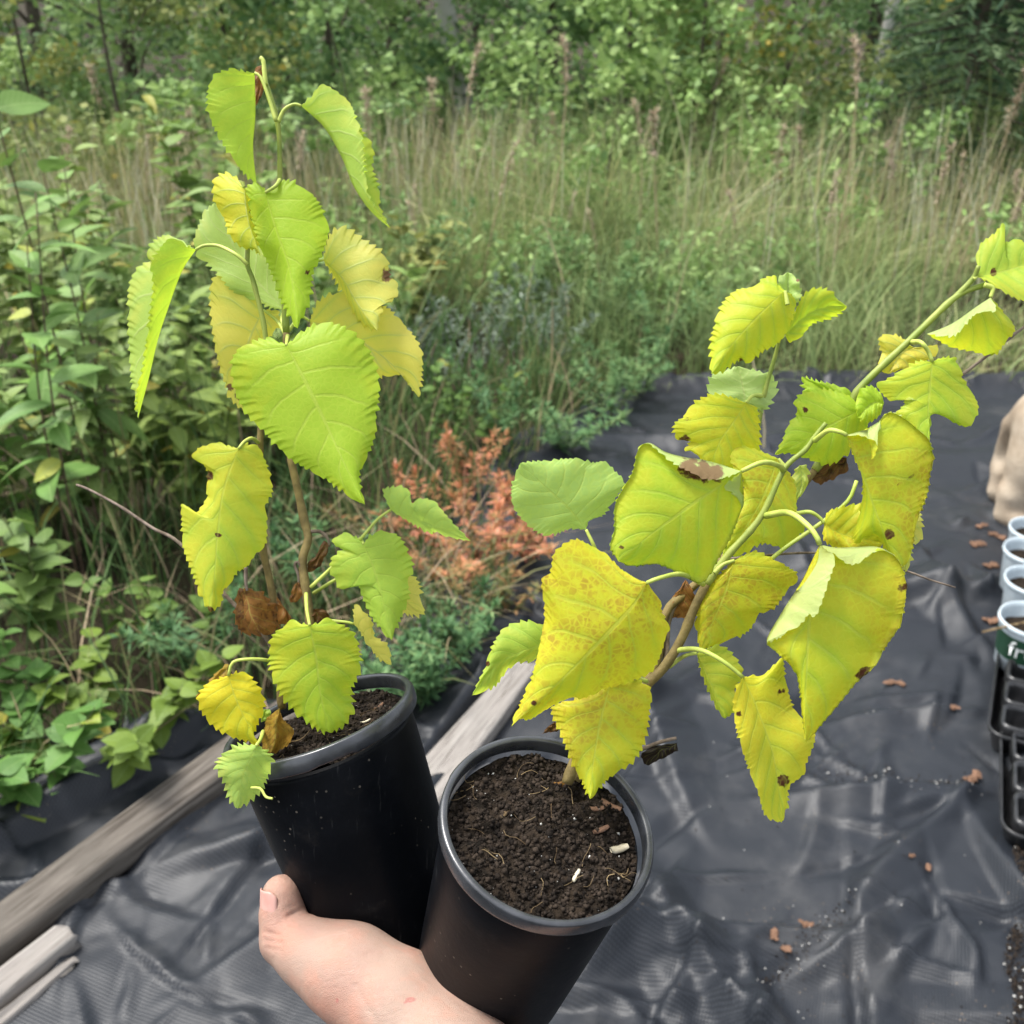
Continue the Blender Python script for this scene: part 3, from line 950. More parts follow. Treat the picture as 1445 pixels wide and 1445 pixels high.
leaf(SL, Z2, D - .016, [(395, 500), (330, 680), (310, 850), (300, 1000), (282, 1168)], [(330, 485), (260, 488), (220, 510), (211, 545), (243, 552), (272, 600), (262, 640), (266, 700), (240, 742), (215, 770), (188, 738), (163, 730), (165, 800), (170, 900), (205, 1000), (235, 1080), (262, 1140)],
     [(425, 480), (470, 500), (502, 545), (525, 620), (531, 680), (507, 720), (510, 800), (505, 890), (465, 930), (425, 985), (390, 1000), (370, 1040), (332, 1080), (325, 1130)], dl=.006, dr=.010, dt=-.006, col=(.5, .12, .1), spots=[(272, 610, 26), (310, 853, 10), (275, 1165, 26)], pet=[(478, 478, .022), (450, 458, .01), (420, 470, .003)], label='yellowing leaf with a bite out of its left edge')
leaf(SL, Z0, D - .036, [(437, 882), (446, 930), (452, 980), (466, 1034)], [(410, 880), (384, 899), (380, 935), (389, 965), (405, 992), (430, 1016), (450, 1030)],
     [(470, 877), (499, 894), (508, 925), (506, 950), (496, 972), (498, 1000), (487, 1022)], dl=.008, dr=.008, dt=.008, col=(.25, .05, .05), pet=[(432, 838, .034), (433, 860, .014)], teeth=4.2)
leaf(SL, Z7, D - .026, [(855, 142), (880, 220), (920, 310), (972, 406)], [(800, 160), (752, 200), (745, 252), (775, 300), (812, 342), (872, 372), (932, 390)],
     [(902, 128), (950, 160), (987, 220), (987, 265), (960, 330), (950, 362)], dl=.006, dr=.006, col=(1.0, .12, .0), pet=[(1030, 100, .02), (1000, 84, .006), (930, 80), (872, 92)], teeth=4)
leaf(SL, Z7, D - .020, [(845, 118), (790, 160), (725, 225)], [(850, 105), (820, 120), (775, 160), (742, 200)], [(865, 150), (830, 190), (760, 225)], col=(1, .85, 0), crumple=.002, name='dried_leaf')
leaf(SL, Z7, D - .060, [(960, 402), (915, 500), (895, 570), (890, 640)], [(880, 405), (810, 470), (838, 540), (855, 600)], [(1000, 425), (1020, 460), (992, 540), (950, 600)], dl=.006, dr=.006, dt=.008, col=(.0, 0, .85), teeth=4.5, period=10,
     label='small blue-green toothed leaf hanging over the rim of the left pot', pet=[(985, 350, .04), (975, 380, .012)])
stem(SL, 'petiole', Z7, [(940, 560), (975, 565), (995, 595), (1020, 602)], D - .054, D - .058, .0007, .0005, M['petiole'], 12, nodes=False)
leaf(SL, Z2, D - .012, [(1015, 750), (1150, 800), (1340, 876)], [(985, 680), (1000, 660), (1075, 658), (1092, 700), (1092, 730), (1130, 705), (1190, 715), (1240, 770), (1285, 820)], [(1060, 780), (1120, 815), (1180, 848), (1190, 838), (1260, 862)], dl=-.005, dr=.006, dt=-.006, col=(-.3, 0, .75), teeth=2, pet=[(690, 1065, .012), (770, 990, .008), (895, 865), (960, 790)], label='small pale green lobed leaf on a side twig')
leaf(SL, Z2, D - .016, [(905, 888), (950, 1000), (985, 1130), (1020, 1282)], [(850, 850), (790, 860), (780, 885), (820, 910), (780, 940), (770, 990), (790, 1040), (810, 1072), (870, 1030), (915, 980), (890, 1060), (905, 1110), (940, 1190), (990, 1250)],
     [(940, 850), (1000, 840), (1050, 860), (1085, 920), (1105, 980), (1085, 1050), (1090, 1100), (1060, 1180), (1035, 1240)], dl=.006, dr=.006, col=(-.25, 0, .35), teeth=3.4, pet=[(890, 868, .012)])
leaf(SL, Z2, D + .006, [(880, 1010), (1000, 1080), (1155, 1178)], [(920, 985), (1000, 1000), (1105, 1020), (1132, 1060), (1140, 1110)], [(900, 1050), (980, 1120), (1080, 1175)], col=(1.2, .0, .8), teeth=4, pet=[(700, 1090, .006), (800, 1030)])
leaf(SL, Z2, D + .004, [(865, 1215), (910, 1260), (960, 1330), (1018, 1383)], [(868, 1140), (905, 1163), (937, 1200), (947, 1260), (1002, 1300), (1012, 1335)], [(890, 1245), (930, 1310), (970, 1360)], dl=-.004, dr=.006, col=(1.2, .0, .8), teeth=2.5, pet=[(690, 1180, .004), (760, 1200, .004), (830, 1207)])
leaf(SL, Z2, D - .014, [(430, 1080), (450, 1150), (500, 1245)], [(390, 1110), (385, 1180), (410, 1230), (460, 1245)], [(490, 1085), (535, 1140), (555, 1200), (530, 1240)], dl=.012, dr=.014, col=(1, .97, 0), crumple=.004, name='dried_leaf', pet=[(425, 985), (424, 1040)], label='curled brown dead leaf on the lower stem')
leaf(SL, Z3, D - .030, [(625, 712), (600, 830), (560, 965)], [(560, 770), (520, 850), (515, 920), (530, 950)], [(640, 780), (700, 850), (680, 910), (620, 950)], dl=.010, dr=.014, col=(1, .86, 0), crumple=.002, teeth=1, name='dried_leaf', label='curled orange dead leaf lying on the soil of the left pot')
leaf(SL, Z2, D + .006, [(765, 900), (720, 950), (675, 1012)], [(735, 878), (700, 920), (675, 980)], [(765, 935), (740, 975), (700, 1005)], col=(.45, 1, 0), crumple=.003, name='dried_leaf', teeth=1, pet=[(690, 838), (730, 840), (760, 870)])
leaf(SL, Z2, D + .003, [(640, 1055), (625, 1090), (610, 1130)], [(615, 1070), (602, 1105)], [(655, 1085), (640, 1120)], col=(1, 1, 0), crumple=.002, name='dried_leaf', teeth=1, pet=[(665, 1030), (640, 965), (625, 975), (640, 1020)])
leaf(SL, Z3, D + .004, [(800, 140), (840, 200), (810, 245)], [(790, 180), (795, 230)], [(860, 160), (890, 210), (850, 235)], col=(.45, 1, 0), crumple=.003, name='dried_leaf', teeth=1)
leaf(SL, Z3, D - .002, [(610, 110), (640, 170), (660, 250)], [(590, 160), (600, 230)], [(660, 160), (690, 230)], col=(1, 1, 0), crumple=.004, name='dried_leaf', teeth=1)
leaf(SL, Z3, D - .012, [(540, 725), (530, 760), (515, 800)], [(520, 735), (512, 770)], [(570, 735), (555, 780)], col=(-.3, 0, .7), teeth=1)

# ---- right seedling
D = dR + .012
SR = thing('tree_seedling', PR(0.1 * RR, 1.2, -.008), 'leaning tree seedling with large mottled yellow leaves, in the right pot', 'seedling', 'potted tree seedlings')
root = [(800, 1105), (818, 1060), (860, 1005)]
za = [zp(Z4, p) for p in [(690, 960), (760, 890), (820, 790), (870, 670), (910, 590), (985, 490), (1110, 345), (1190, 180), (1230, 130)]]
zb = [zp(Z5, p) for p in [(560, 960), (600, 905), (645, 850)]]
stem(SR, 'stem', Z0, root + za[:5], D + .008, D + .008, .0023, .0018, M['bark'], 50)
stem(SR, 'stem', Z0, za[4:] + zb, D + .008, D + .002, .0017, .0009, M['greenstem'], 50)
st2 = [zp(Z4, p) for p in [(700, 940), (760, 700), (850, 610)]] + [zp(Z5, p) for p in [(380, 1260), (520, 1140), (600, 1040), (660, 950), (740, 790), (770, 725), (850, 640), (990, 510), (1170, 340), (1290, 290)]]
stem(SR, 'stem', Z0, [(812, 1100)] + st2[:6], D + .014, D + .03, .0021, .0015, M['bark'], 50)
stem(SR, 'stem', Z0, st2[5:], D + .03, D + .026, .0018, .0013, M['greenstem'], 50)
stem(SR, 'stem', Z5, [(1170, 340), (1240, 265), (1262, 215)], D + .027, D + .022, .0014, .0009, M['greenstem'], 14)
stem(SR, 'stem', Z5, [(330, 1100), (370, 870), (400, 720), (440, 580), (465, 480), (490, 370)], D + .03, D + .012, .0012, .0007, M['greenstem'], 30)
stem(SR, 'stem', Z6, [(200, 600, .01), (330, 462), (500, 340), (590, 265), (620, 195)], D + .012, D + .012, .0009, .0008, M['petiole'], 24, nodes=False)
stem(SR, 'dead_twig', Z5, [(1010, 790), (1120, 710), (1195, 655), (1300, 575), (1445, 462), (1600, 350)], D + .03, D + .03, .0007, .0006, M['dead'], 30)
stem(SR, 'dead_twig', Z0, [(1010, 790), (1150, 780), (1240, 795), (1280, 806), (1312, 818), (1348, 829)], D + .03, D + .03, .0006, .0004, M['dead'], 30)
stem(SR, 'dead_twig', Z4, [(760, 890), (770, 730), (810, 640), (860, 590)], D + .018, D + .024, .0014, .001, M['dead'], 20)

PB = .0010
leaf(SR, Z4, D + .02, [(465, 387), (400, 310), (310, 225), (222, 140)], [(400, 385), (320, 408), (250, 370), (195, 300), (191, 230), (205, 180)],
     [(480, 350), (530, 330), (560, 290), (606, 215), (570, 170), (535, 135), (490, 140), (430, 124), (350, 130), (280, 134)], dl=.004, dr=.004, dt=-.008, col=(-.35, 0, .95), teeth=2.8, period=9, pet=[(520, 520, .005), (495, 450)], label='smooth pale green leaf beside the mottled ones')
leaf(SR, Z4, D - .026, [(690, 585), (640, 670), (560, 760), (400, 920), (188, 1117)],
     [(640, 560), (590, 530), (540, 480), (470, 440), (420, 424), (350, 470), (335, 540), (301, 580), (310, 650), (310, 720), (290, 830), (265, 930), (235, 1000)],
     [(705, 600), (742, 655), (745, 690), (771, 750), (757, 790), (740, 850), (700, 920), (600, 960), (540, 975), (460, 1010), (400, 1012), (330, 1045), (255, 1090), (215, 1085)], dl=.006, dr=.012, dt=.004, col=(.75, .5, 0), spots=[(270, 1032, 14)], pet=[(900, 590, .03), (820, 553, .012), (740, 566)], prad=PB, teeth=2.6, label='largest mottled yellow leaf, hanging over the soil')
leaf(SR, Z4, D - .020, [(1042, 170), (960, 225), (850, 300), (700, 410), (585, 505)],
     [(980, 150), (900, 128), (830, 118), (760, 98), (700, 65), (660, 90), (640, 170), (600, 240), (572, 300), (570, 390), (555, 450)],
     [(1048, 230), (1050, 290), (1040, 320), (1000, 420), (960, 490), (900, 582), (820, 552), (730, 516), (640, 522)], dl=.004, dr=.010, FL=([(1040, 172), (975, 195), (910, 200), (850, 172), (790, 140), (740, 100), (700, 66)], .0, .44), dfl=-.007, FR=([(1042, 172), (975, 225), (1000, 250), (1046, 288)], .0, .20), dfr=-.006,
     up=.75, col=(.30, .12, 0), spots=[(850, 158, 46), (900, 170, 46), (945, 180, 36), (598, 453, 9)], pet=[(1195, 165, .024), (1180, 150, .012), (1120, 138)], prad=PB * 1.1, teeth=2.4)
leaf(SR, Z4, D - .006, [(560, 945), (522, 1080), (492, 1250), (480, 1387)], [(440, 1010), (340, 1045), (365, 1130), (395, 1200), (420, 1270), (445, 1310), (460, 1345)],
     [(650, 944), (706, 985), (700, 1060), (690, 1140), (670, 1200), (635, 1250), (600, 1275), (545, 1312), (510, 1352)], dl=.006, dr=.006, dt=-.01, col=(.72, .32, 0), teeth=3.2, pet=[(690, 950, .01), (620, 930)])
leaf(SR, Z4, D + .012, [(335, 800), (200, 850), (120, 900), (43, 1002)], [(300, 740), (240, 727), (175, 745), (140, 780), (105, 850), (95, 890), (70, 942)], [(285, 868), (215, 880), (170, 910), (135, 960), (92, 985)], dl=.0, dr=.006, col=(.2, .1, .35), teeth=3.4, flip=False, spots=[(100, 885, 12)], pet=[(560, 800), (420, 790)])
leaf(SR, Z5, D + .014, [(325, 768), (270, 850), (220, 920), (170, 1040)], [(260, 745), (190, 733), (110, 770), (75, 820), (33, 855), (40, 908), (95, 922), (80, 955), (130, 985)], [(365, 790), (375, 850), (378, 950), (330, 1010), (250, 1050)], dl=.0, dr=.006, col=(.6, .15, 0), spots=[(80, 830, 14), (75, 915, 24)], pet=[(385, 740, .008), (350, 740)])
leaf(SR, Z5, D + .024, [(320, 768), (310, 700), (290, 620)], [(250, 760), (180, 735), (173, 690), (190, 650), (240, 638)], [(360, 790), (400, 797), (440, 740), (449, 700), (430, 660), (380, 643)], flip=True, up=.6, col=(.0, 0, .9), teeth=3.2, pet=[(385, 740, -.004), (360, 740)])
leaf(SR, Z5, D + .004, [(480, 316), (410, 380), (350, 440), (260, 540), (183, 652)], [(450, 290), (440, 257), (395, 265), (350, 300), (290, 310), (240, 350), (212, 400), (195, 460), (178, 530), (180, 600)],
     [(520, 350), (512, 420), (482, 490), (440, 535), (390, 560), (340, 602), (290, 598), (230, 640)], dl=.006, dr=.008, dt=-.004, col=(.42, 0, 0), spots=[(302, 598, 14)], teeth=2.8, pet=[(490, 372)])
leaf(SR, Z5, D + .012, [(492, 365), (490, 310), (492, 240)], [(452, 330), (448, 300), (458, 262)], [(530, 360), (543, 325), (526, 268)], flip=True, col=(.1, 0, .9), teeth=2.5, dl=-.004, dr=-.004, spots=[(530, 275, 8)])
leaf(SR, Z5, D + .016, [(478, 495), (560, 420), (650, 380), (730, 379)], [(500, 440), (530, 380), (550, 340), (590, 308), (650, 308), (692, 345)], [(500, 522), (540, 505), (590, 450), (650, 432), (702, 408)], col=(.35, 0, 0), dl=-.004, dr=.004, teeth=3, pet=[(462, 505, -.002)])
leaf(SR, Z5, D + .024, [(1255, 258), (1350, 240), (1450, 210), (1580, 170)], [(1256, 200), (1268, 130), (1330, 80), (1352, 45), (1363, 60), (1332, 100), (1325, 160), (1380, 118), (1420, 113), (1490, 135)], [(1320, 290), (1380, 330), (1450, 356), (1540, 320)], dl=.004, dr=-.006, col=(.3, 0, .2), teeth=2.2, pet=[(1240, 268)], spots=[(1325, 240, 16)])
leaf(SR, Z5, D + .018, [(1310, 342), (1240, 388), (1150, 450), (1053, 490)], [(1355, 395), (1406, 467), (1370, 520), (1322, 576), (1240, 560), (1150, 542)], [(1330, 395), (1275, 402), (1235, 420), (1190, 472), (1150, 500)], dl=.010, dr=-.012, dt=.002, flip=False, up=.9, col=(.4, 0, .0), teeth=2.4, pet=[(1285, 292), (1318, 305)], prad=PB)
leaf(SR, Z5, D + .010, [(1075, 602), (1066, 700), (1060, 800), (1064, 922)], [(1020, 600), (960, 630), (900, 670), (848, 690), (880, 740), (920, 758), (965, 732), (960, 780), (930, 812), (1000, 880)], [(1110, 588), (1160, 588), (1187, 630), (1197, 670), (1232, 720), (1262, 790), (1226, 862), (1160, 842), (1120, 800), (1070, 768), (1066, 850)], dl=.004, dr=.006, dt=-.004, col=(.25, 0, .05), teeth=2.8, pet=[(995, 522, .016), (1030, 525), (1058, 560)], prad=PB, label='lobed green leaf near the top of the leaning stem')
leaf(SR, Z5, D + .034, [(1000, 545), (950, 570), (895, 652)], [(930, 495), (863, 503), (870, 570), (860, 630)], [(1095, 540), (1080, 582), (1000, 615)], col=(.9, .25, .1), teeth=2.5, flip=True)
leaf(SR, Z5, D + .020, [(800, 790), (680, 850), (560, 920), (438, 977)], [(740, 742), (700, 725), (640, 712), (600, 715), (540, 735), (520, 770), (530, 810), (492, 860), (470, 920)],
     [(812, 860), (762, 940), (700, 1000), (640, 1017), (570, 992), (500, 972)], dl=.002, dr=.006, col=(.12, .05, 0), teeth=3, spots=[(560, 795, 16)], pet=[(790, 740), (815, 780)])
leaf(SR, Z5, D + .030, [(790, 790), (680, 735), (548, 662)], [(760, 735), (690, 698), (610, 680)], [(740, 790), (640, 770), (560, 720)], col=(-.1, 0, 0), teeth=3.5)
leaf(SR, Z5, D + .016, [(880, 770), (830, 770), (770, 830)], [(870, 735), (830, 700), (780, 720), (765, 770)], [(860, 820), (810, 850)], col=(.1, 0, 0), teeth=2)
leaf(SR, Z5, D - .012, [(728, 898), (790, 1050), (840, 1190), (905, 1360), (945, 1440)], [(760, 990), (800, 1090), (785, 1200), (758, 1330), (840, 1300), (895, 1380)],
     [(790, 880), (850, 850), (900, 808), (960, 830), (1010, 870), (1062, 920), (1077, 1000), (1062, 1060), (1050, 1140), (1010, 1250), (998, 1330), (980, 1400)], dl=.012, dr=.008, dt=.006, FR=([(730, 900), (800, 905), (852, 935), (835, 1000), (870, 860)], .0, .16), dfr=-.008,
     up=.8, col=(.6, .35, 0), spots=[(995, 1070, 14), (900, 1300, 24), (890, 1220, 11), (930, 1110, 11)], pet=[(600, 920, .014), (655, 880, .004), (700, 885)], prad=PB)
leaf(SR, Z6, D - .028, [(490, 420), (475, 560), (450, 720), (440, 900), (440, 1117)],
     [(455, 490), (420, 560), (350, 670), (302, 757), (340, 800), (400, 862), (420, 940), (430, 1030)],
     [(550, 430), (620, 428), (702, 430), (765, 475), (792, 560), (786, 650), (770, 712), (722, 782), (682, 850), (620, 902), (570, 962), (520, 1022), (470, 1082)],
     dl=.004, dr=.012, dt=-.004, FL=([(490, 422), (540, 470), (524, 545), (480, 667), (452, 665), (420, 705), (390, 715), (345, 748), (304, 760)], 0, .50), dfl=-.010, FR=([(495, 425), (560, 472), (610, 492), (660, 462), (702, 430)], 0, .245), dfr=-.008,
     up=.85, col=(.62, .22, 0), spots=[(640, 876, 26), (790, 570, 20), (650, 860, 14)], pet=[(300, 318, .034), (380, 308, .014), (445, 350, .004), (478, 390)], prad=PB * 1.25, teeth=2.6, label='large yellow leaf with its left lobe folded over')
leaf(SR, Z6, D - .012, [(220, 886), (270, 1000), (330, 1180), (357, 1397)], [(190, 940), (188, 1010), (200, 1080), (230, 1180), (270, 1280), (300, 1372)],
     [(300, 872), (357, 818), (368, 880), (400, 1000), (470, 1082), (442, 1180), (430, 1226), (382, 1268), (376, 1335)], dl=-.014, dr=.008, dt=-.002, col=(.8, .15, .05), spots=[(358, 1250, 26), (205, 1015, 12), (358, 935, 14)], pet=[(-20, 800, .02), (0, 790, .018), (70, 790, .006), (150, 830)], prad=PB, teeth=3)
leaf(SR, Z6, D + .002, [(58, 802), (90, 870), (120, 940), (157, 1032)], [(75, 870), (105, 950), (140, 1015)], [(130, 775), (180, 800), (220, 868), (192, 930), (190, 1000)], dl=.006, dr=.004, col=(.45, .12, .2), teeth=2.8, flip=False, pet=[(-40, 850, .01), (0, 820, .008), (30, 806)])
leaf(SR, Z6, D + .006, [(190, 475), (150, 600), (110, 700), (76, 792)], [(100, 560), (60, 620), (58, 720), (65, 770)], [(260, 443), (320, 468), (380, 500), (412, 530), (370, 592), (330, 642), (280, 662), (240, 722), (160, 762)], dl=.004, dr=.004, col=(.7, .45, 0), teeth=3, pet=[(120, 520), (150, 490)])
leaf(SR, Z6, D + .014, [(345, 118), (290, 250), (220, 370), (148, 458)], [(260, 84), (185, 73), (180, 130), (222, 200), (200, 300), (155, 420)], [(400, 200), (410, 300), (437, 360), (370, 427), (290, 415), (220, 452)], dl=.002, dr=.004, col=(.5, .3, .05), teeth=2.6, pet=[(370, 150)])
leaf(SR, Z6, D + .008, [(505, 345), (560, 380), (640, 400), (715, 410)], [(520, 305), (560, 290), (630, 278), (700, 300)], [(510, 410), (600, 445), (690, 440)], col=(.75, .3, 0), FL=None, teeth=2.4, pet=[(410, 310, .004), (455, 305), (490, 325)])
leaf(SR, Z6, D + .012, [(760, 290), (790, 390), (792, 517)], [(740, 330), (750, 430)], [(830, 298), (850, 340), (846, 405), (812, 422), (812, 482)], col=(.7, 0, .5), teeth=3.5, flip=True)
leaf(SR, Z6, D + .022, [(420, 140), (430, 200), (405, 270)], [(400, 170), (395, 230)], [(450, 150), (445, 220)], col=(.3, 0, .4), teeth=2.5, flip=True)
# dead leaves
leaf(SR, Z6, D + .03, [(590, 118), (520, 150), (450, 205)], [(560, 105), (490, 140)], [(570, 160), (500, 200)], col=(.45, 1, 0), crumple=.005, teeth=1, name='dried_leaf')
leaf(SR, Z4, D + .02, [(830, 590), (800, 650), (770, 725)], [(810, 610), (770, 670)], [(870, 640), (850, 700)], col=(1, 1, 0), crumple=.004, teeth=1, name='dried_leaf')
leaf(SR, Z4, D + .006, [(800, 1160), (750, 1200), (705, 1258)], [(760, 1175), (690, 1210), (690, 1240)], [(795, 1190), (755, 1230), (730, 1255)], col=(0.05, 1.0, 0), crumple=.004, teeth=1, name='dried_leaf', pet=[(560, 1230, .006), (660, 1205), (740, 1175)], label='shrivelled black dead leaf sticking out above the rim')
leaf(SR, Z4, D + .014, [(440, 1290), (400, 1350), (390, 1415)], [(370, 1310), (310, 1330), (370, 1350), (370, 1400)], [(455, 1330), (440, 1370), (420, 1405)], dl=.004, dr=.006, col=(1, .95, 0), crumple=.003, teeth=1, name='dried_leaf', label='crumpled brown dead leaf on the soil of the right pot')
leaf(SR, Z4, D + .018, [(350, 1090), (340, 1130), (305, 1150)], [(330, 1110), (315, 1140)], [(375, 1110), (360, 1140)], col=(.45, 1, 0), crumple=.002, teeth=1, name='dried_leaf')

# ------------------------------------------------------------------ the hand (one continuous skin grown from a distance field)
def surface_nets(S, lo, h):
    """zero surface of grid S (negative inside)"""
    ins = S < 0
    nx, ny, nz = S.shape
    acc = np.zeros((nx - 1, ny - 1, nz - 1, 3)); cnt = np.zeros((nx - 1, ny - 1, nz - 1))
    corners = [(i, j, k) for i in (0, 1) for j in (0, 1) for k in (0, 1)]
    for a in corners:
        for ax in range(3):
            if a[ax]: continue
            b = list(a); b[ax] = 1
            sa = S[a[0]:nx - 1 + a[0], a[1]:ny - 1 + a[1], a[2]:nz - 1 + a[2]]
            sb = S[b[0]:nx - 1 + b[0], b[1]:ny - 1 + b[1], b[2]:nz - 1 + b[2]]
            cs = (sa < 0) != (sb < 0)
            den = np.where(cs, sa - sb, 1)
            t = np.where(cs, sa / den, 0)
            for q in range(3):
                acc[..., q] += np.where(cs, a[q] + (t if q == ax else 0), 0)
            cnt += cs
    act = cnt > 0
    ids = -np.ones(act.shape, int); ids[act] = np.arange(act.sum())
    I = np.argwhere(act)
    V = lo + h * (I + acc[act] / cnt[act][:, None])
    F = []
    for ax in range(3):
        u, v = [(1, 2), (2, 0), (0, 1)][ax]
        sl0 = [slice(1, -1)] * 3; sl1 = [slice(1, -1)] * 3
        sl0[ax] = slice(0, -1); sl1[ax] = slice(1, None)
        a, b = ins[tuple(sl0)], ins[tuple(sl1)]
        E = np.argwhere(a != b)
        if not len(E): continue
        inside_first = a[a != b]
        off = np.ones(3, int); off[ax] = 0
        P = E + off
        du = np.zeros(3, int); du[u] = 1
        dv = np.zeros(3, int); dv[v] = 1
        q = [ids[tuple((P - du - dv).T)], ids[tuple((P - dv).T)], ids[tuple(P.T)], ids[tuple((P - du).T)]]
        Q = np.stack(q, 1)
        Q[~inside_first] = Q[~inside_first][:, ::-1]
        F.append(Q)
    return V, np.vstack(F)


def sdf_mesh(chains, h, pad=.02, bump=None):
    """chains: list of (k, [(point, radius), ...]) blended one after another"""
    pts = np.array([list(p) for k, c in chains for p, r in c]); rs = max(r for k, c in chains for p, r in c)
    lo = pts.min(0) - rs - pad; hi = pts.max(0) + rs + pad
    n = np.ceil((hi - lo) / h).astype(int)
    G = np.stack(np.meshgrid(*[lo[i] + h * np.arange(n[i]) for i in range(3)], indexing='ij'), -1).astype(np.float32)
    S = None
    for k, c in chains:
        D_ = None
        for (a, ra), (b, rb) in zip(c[:-1], c[1:]):
            a = np.array(a, np.float32); b = np.array(b, np.float32); ab = b - a
            t = np.clip(((G - a) @ ab) / max(1e-9, float(ab @ ab)), 0, 1)
            dd = np.linalg.norm(G - a - t[..., None] * ab, axis=-1) - (ra + (rb - ra) * t)
            if D_ is None: D_ = dd
            else:
                kk = .35 * min(ra, rb); hh = np.clip(.5 + .5 * (D_ - dd) / kk, 0, 1)
                D_ = D_ * (1 - hh) + dd * hh - kk * hh * (1 - hh)
        if S is None: S = D_
        else:
            hh = np.clip(.5 + .5 * (S - D_) / k, 0, 1)
            S = S * (1 - hh) + D_ * hh - k * hh * (1 - hh)
    return surface_nets(S, lo, h)


def hp(x, y, d, r):
    return (tuple(at(x, y, d)), r * d / FPX)


def build_hand():
    thumb = [hp(397, 1262, .468, 27), hp(398, 1290, .467, 30), hp(404, 1325, .464, 35), hp(437, 1345, .458, 45), hp(495, 1372, .45, 61)]
    thenar = [hp(490, 1371, .451, 60), hp(562, 1420, .44, 72), hp(632, 1485, .425, 77), hp(760, 1620, .39, 86), hp(1010, 1880, .33, 110)]
    palm = [hp(560, 1425, .465, 60), hp(635, 1445, .492, 60), hp(690, 1500, .485, 62), hp(690, 1600, .43, 84)]
    palm2 = [hp(590, 1410, .50, 46), hp(660, 1440, .515, 48), hp(705, 1490, .505, 44)]
    F1 = [hp(590, 1420, .51, 36), hp(602, 1385, .548, 29), hp(612, 1335, .560, 27), hp(610, 1290, .555, 23)]
    F2 = [hp(632, 1440, .52, 36), hp(655, 1395, .545, 29), hp(668, 1340, .535, 27), hp(675, 1280, .515, 23)]
    F3 = [hp(672, 1462, .52, 35), hp(700, 1410, .535, 28), hp(718, 1355, .525, 26), hp(722, 1295, .505, 23)]
    F4 = [hp(705, 1490, .51, 32), hp(738, 1445, .52, 25), hp(755, 1400, .51, 23), hp(760, 1350, .495, 20)]
    V, F = sdf_mesh([(0, thenar), (.010, thumb), (.012, palm), (.010, palm2), (.004, F1), (.004, F2), (.004, F3), (.004, F4)], .0013)
    # relax
    org = at(600, 1480, .45)
    me = mesh_np('hand', V - np.array(org), F)
    # fine shape: knuckle creases, tendon ridge of the thumb
    pv = V - np.array(CAM)
    dz = pv @ np.array(FWD); X = pv @ np.array(RGT) / dz * FPX + CPX; Y = -(pv @ np.array(UPV)) / dz * FPX + CPX
    sp = np.zeros(len(V)); flu = np.zeros(len(V))
    front = dz < .475
    for (x, y, rx, ry, s) in ((580, 1411, 9, 4, 1), (476, 1412, 2.5, 4, 1), (520, 1396, 2, 2, .8), (524, 1400, 2, 2, .7), (573, 1416, 5, 2.5, .9)):
        sp = np.maximum(sp, np.where(front, s * np.clip(1.4 - np.hypot((X - x) / rx, (Y - y) / ry), 0, 1), 0))
    for (x, y, r, s) in ((400, 1325, 26, .45), (398, 1250, 26, .35), (445, 1440, 50, .5), (480, 1470, 45, .5), (470, 1330, 25, .25)):
        flu = np.maximum(flu, s * np.clip(1.3 - np.hypot(X - x, Y - y) / r, 0, 1))
    co = V - np.array(org)
    # creases across the thumb joint and at its root
    for (x0, y0, x1, y1, w, dp) in ((408, 1293, 438, 1280, 3.2, .0022), (414, 1302, 444, 1290, 2.6, .0012), (404, 1283, 428, 1273, 2.6, .0009), (455, 1332, 486, 1320, 3.4, .0016), (462, 1340, 482, 1334, 2.8, .0009),
                                   (540, 1352, 572, 1350, 3.2, .0013), (520, 1346, 548, 1338, 2.8, .0009), (374, 1316, 396, 1322, 2.8, .0013), (373, 1327, 398, 1332, 2.8, .0012), (376, 1338, 396, 1341, 2.6, .0010),
                                   (600, 1380, 660, 1425, 3.0, .0012), (575, 1372, 640, 1424, 2.8, .0009), (430, 1300, 452, 1306, 2.6, .0008), (560, 1400, 600, 1440, 2.6, .0006), (500, 1390, 530, 1440, 3.0, .0006)):
        ax = np.array([x1 - x0, y1 - y0], float); L = np.hypot(*ax); ax /= L
        s = np.clip((X - x0) * ax[0] + (Y - y0) * ax[1], 0, L)
        dd = np.hypot(X - x0 - s * ax[0], Y - y0 - s * ax[1])
        co += np.array(FWD) * (dp * np.exp(-(dd / w) ** 2) * front)[:, None]
    me.vertices.foreach_set('co', co.astype(np.float32).ravel())
    for nm, arr in (('spot', sp), ('flush', flu)):
        a = me.attributes.new(nm, 'FLOAT', 'POINT'); a.data.foreach_set('value', arr.astype(np.float32))
    me.update()
    o = put('person', me, M['skin'], None, org)
    tag(o, 'bare hand and forearm reaching up from below to hold the two black pots', 'person')
    sm = o.modifiers.new('relax', 'SMOOTH'); sm.factor = .5; sm.iterations = 3
    # thumb nail
    V, F = [], []
    c0 = at(397, 1250, .468); c1 = at(399, 1293, .467)
    ax = (c1 - c0)
    n = (RGT * -.78 - FWD * .62).normalized(); n = (n - ax.normalized() * n.dot(ax.normalized())).normalized()
    b = ax.normalized().cross(n)
    nn, mm = 14, 12
    for i in range(nn + 1):
        t = i / nn
        wth = .9 * (1 - max(0, (.25 - t) / .25) ** 2 * .45) * (1 - max(0, (t - .75) / .25) ** 2 * .4)
        for j in range(mm + 1):
            th = (j / mm - .5) * 2 * wth
            r = (27.6 + 2.6 * t) * .468 / FPX + .0002 - .0012 * max(0, abs(j / mm - .5) * 2 - .8) * 5 * .4 - .0016 * max(0, t - .8) * 5 * .5
            V.append(c0 + ax * t + (n * math.cos(th) + b * math.sin(th)) * r)
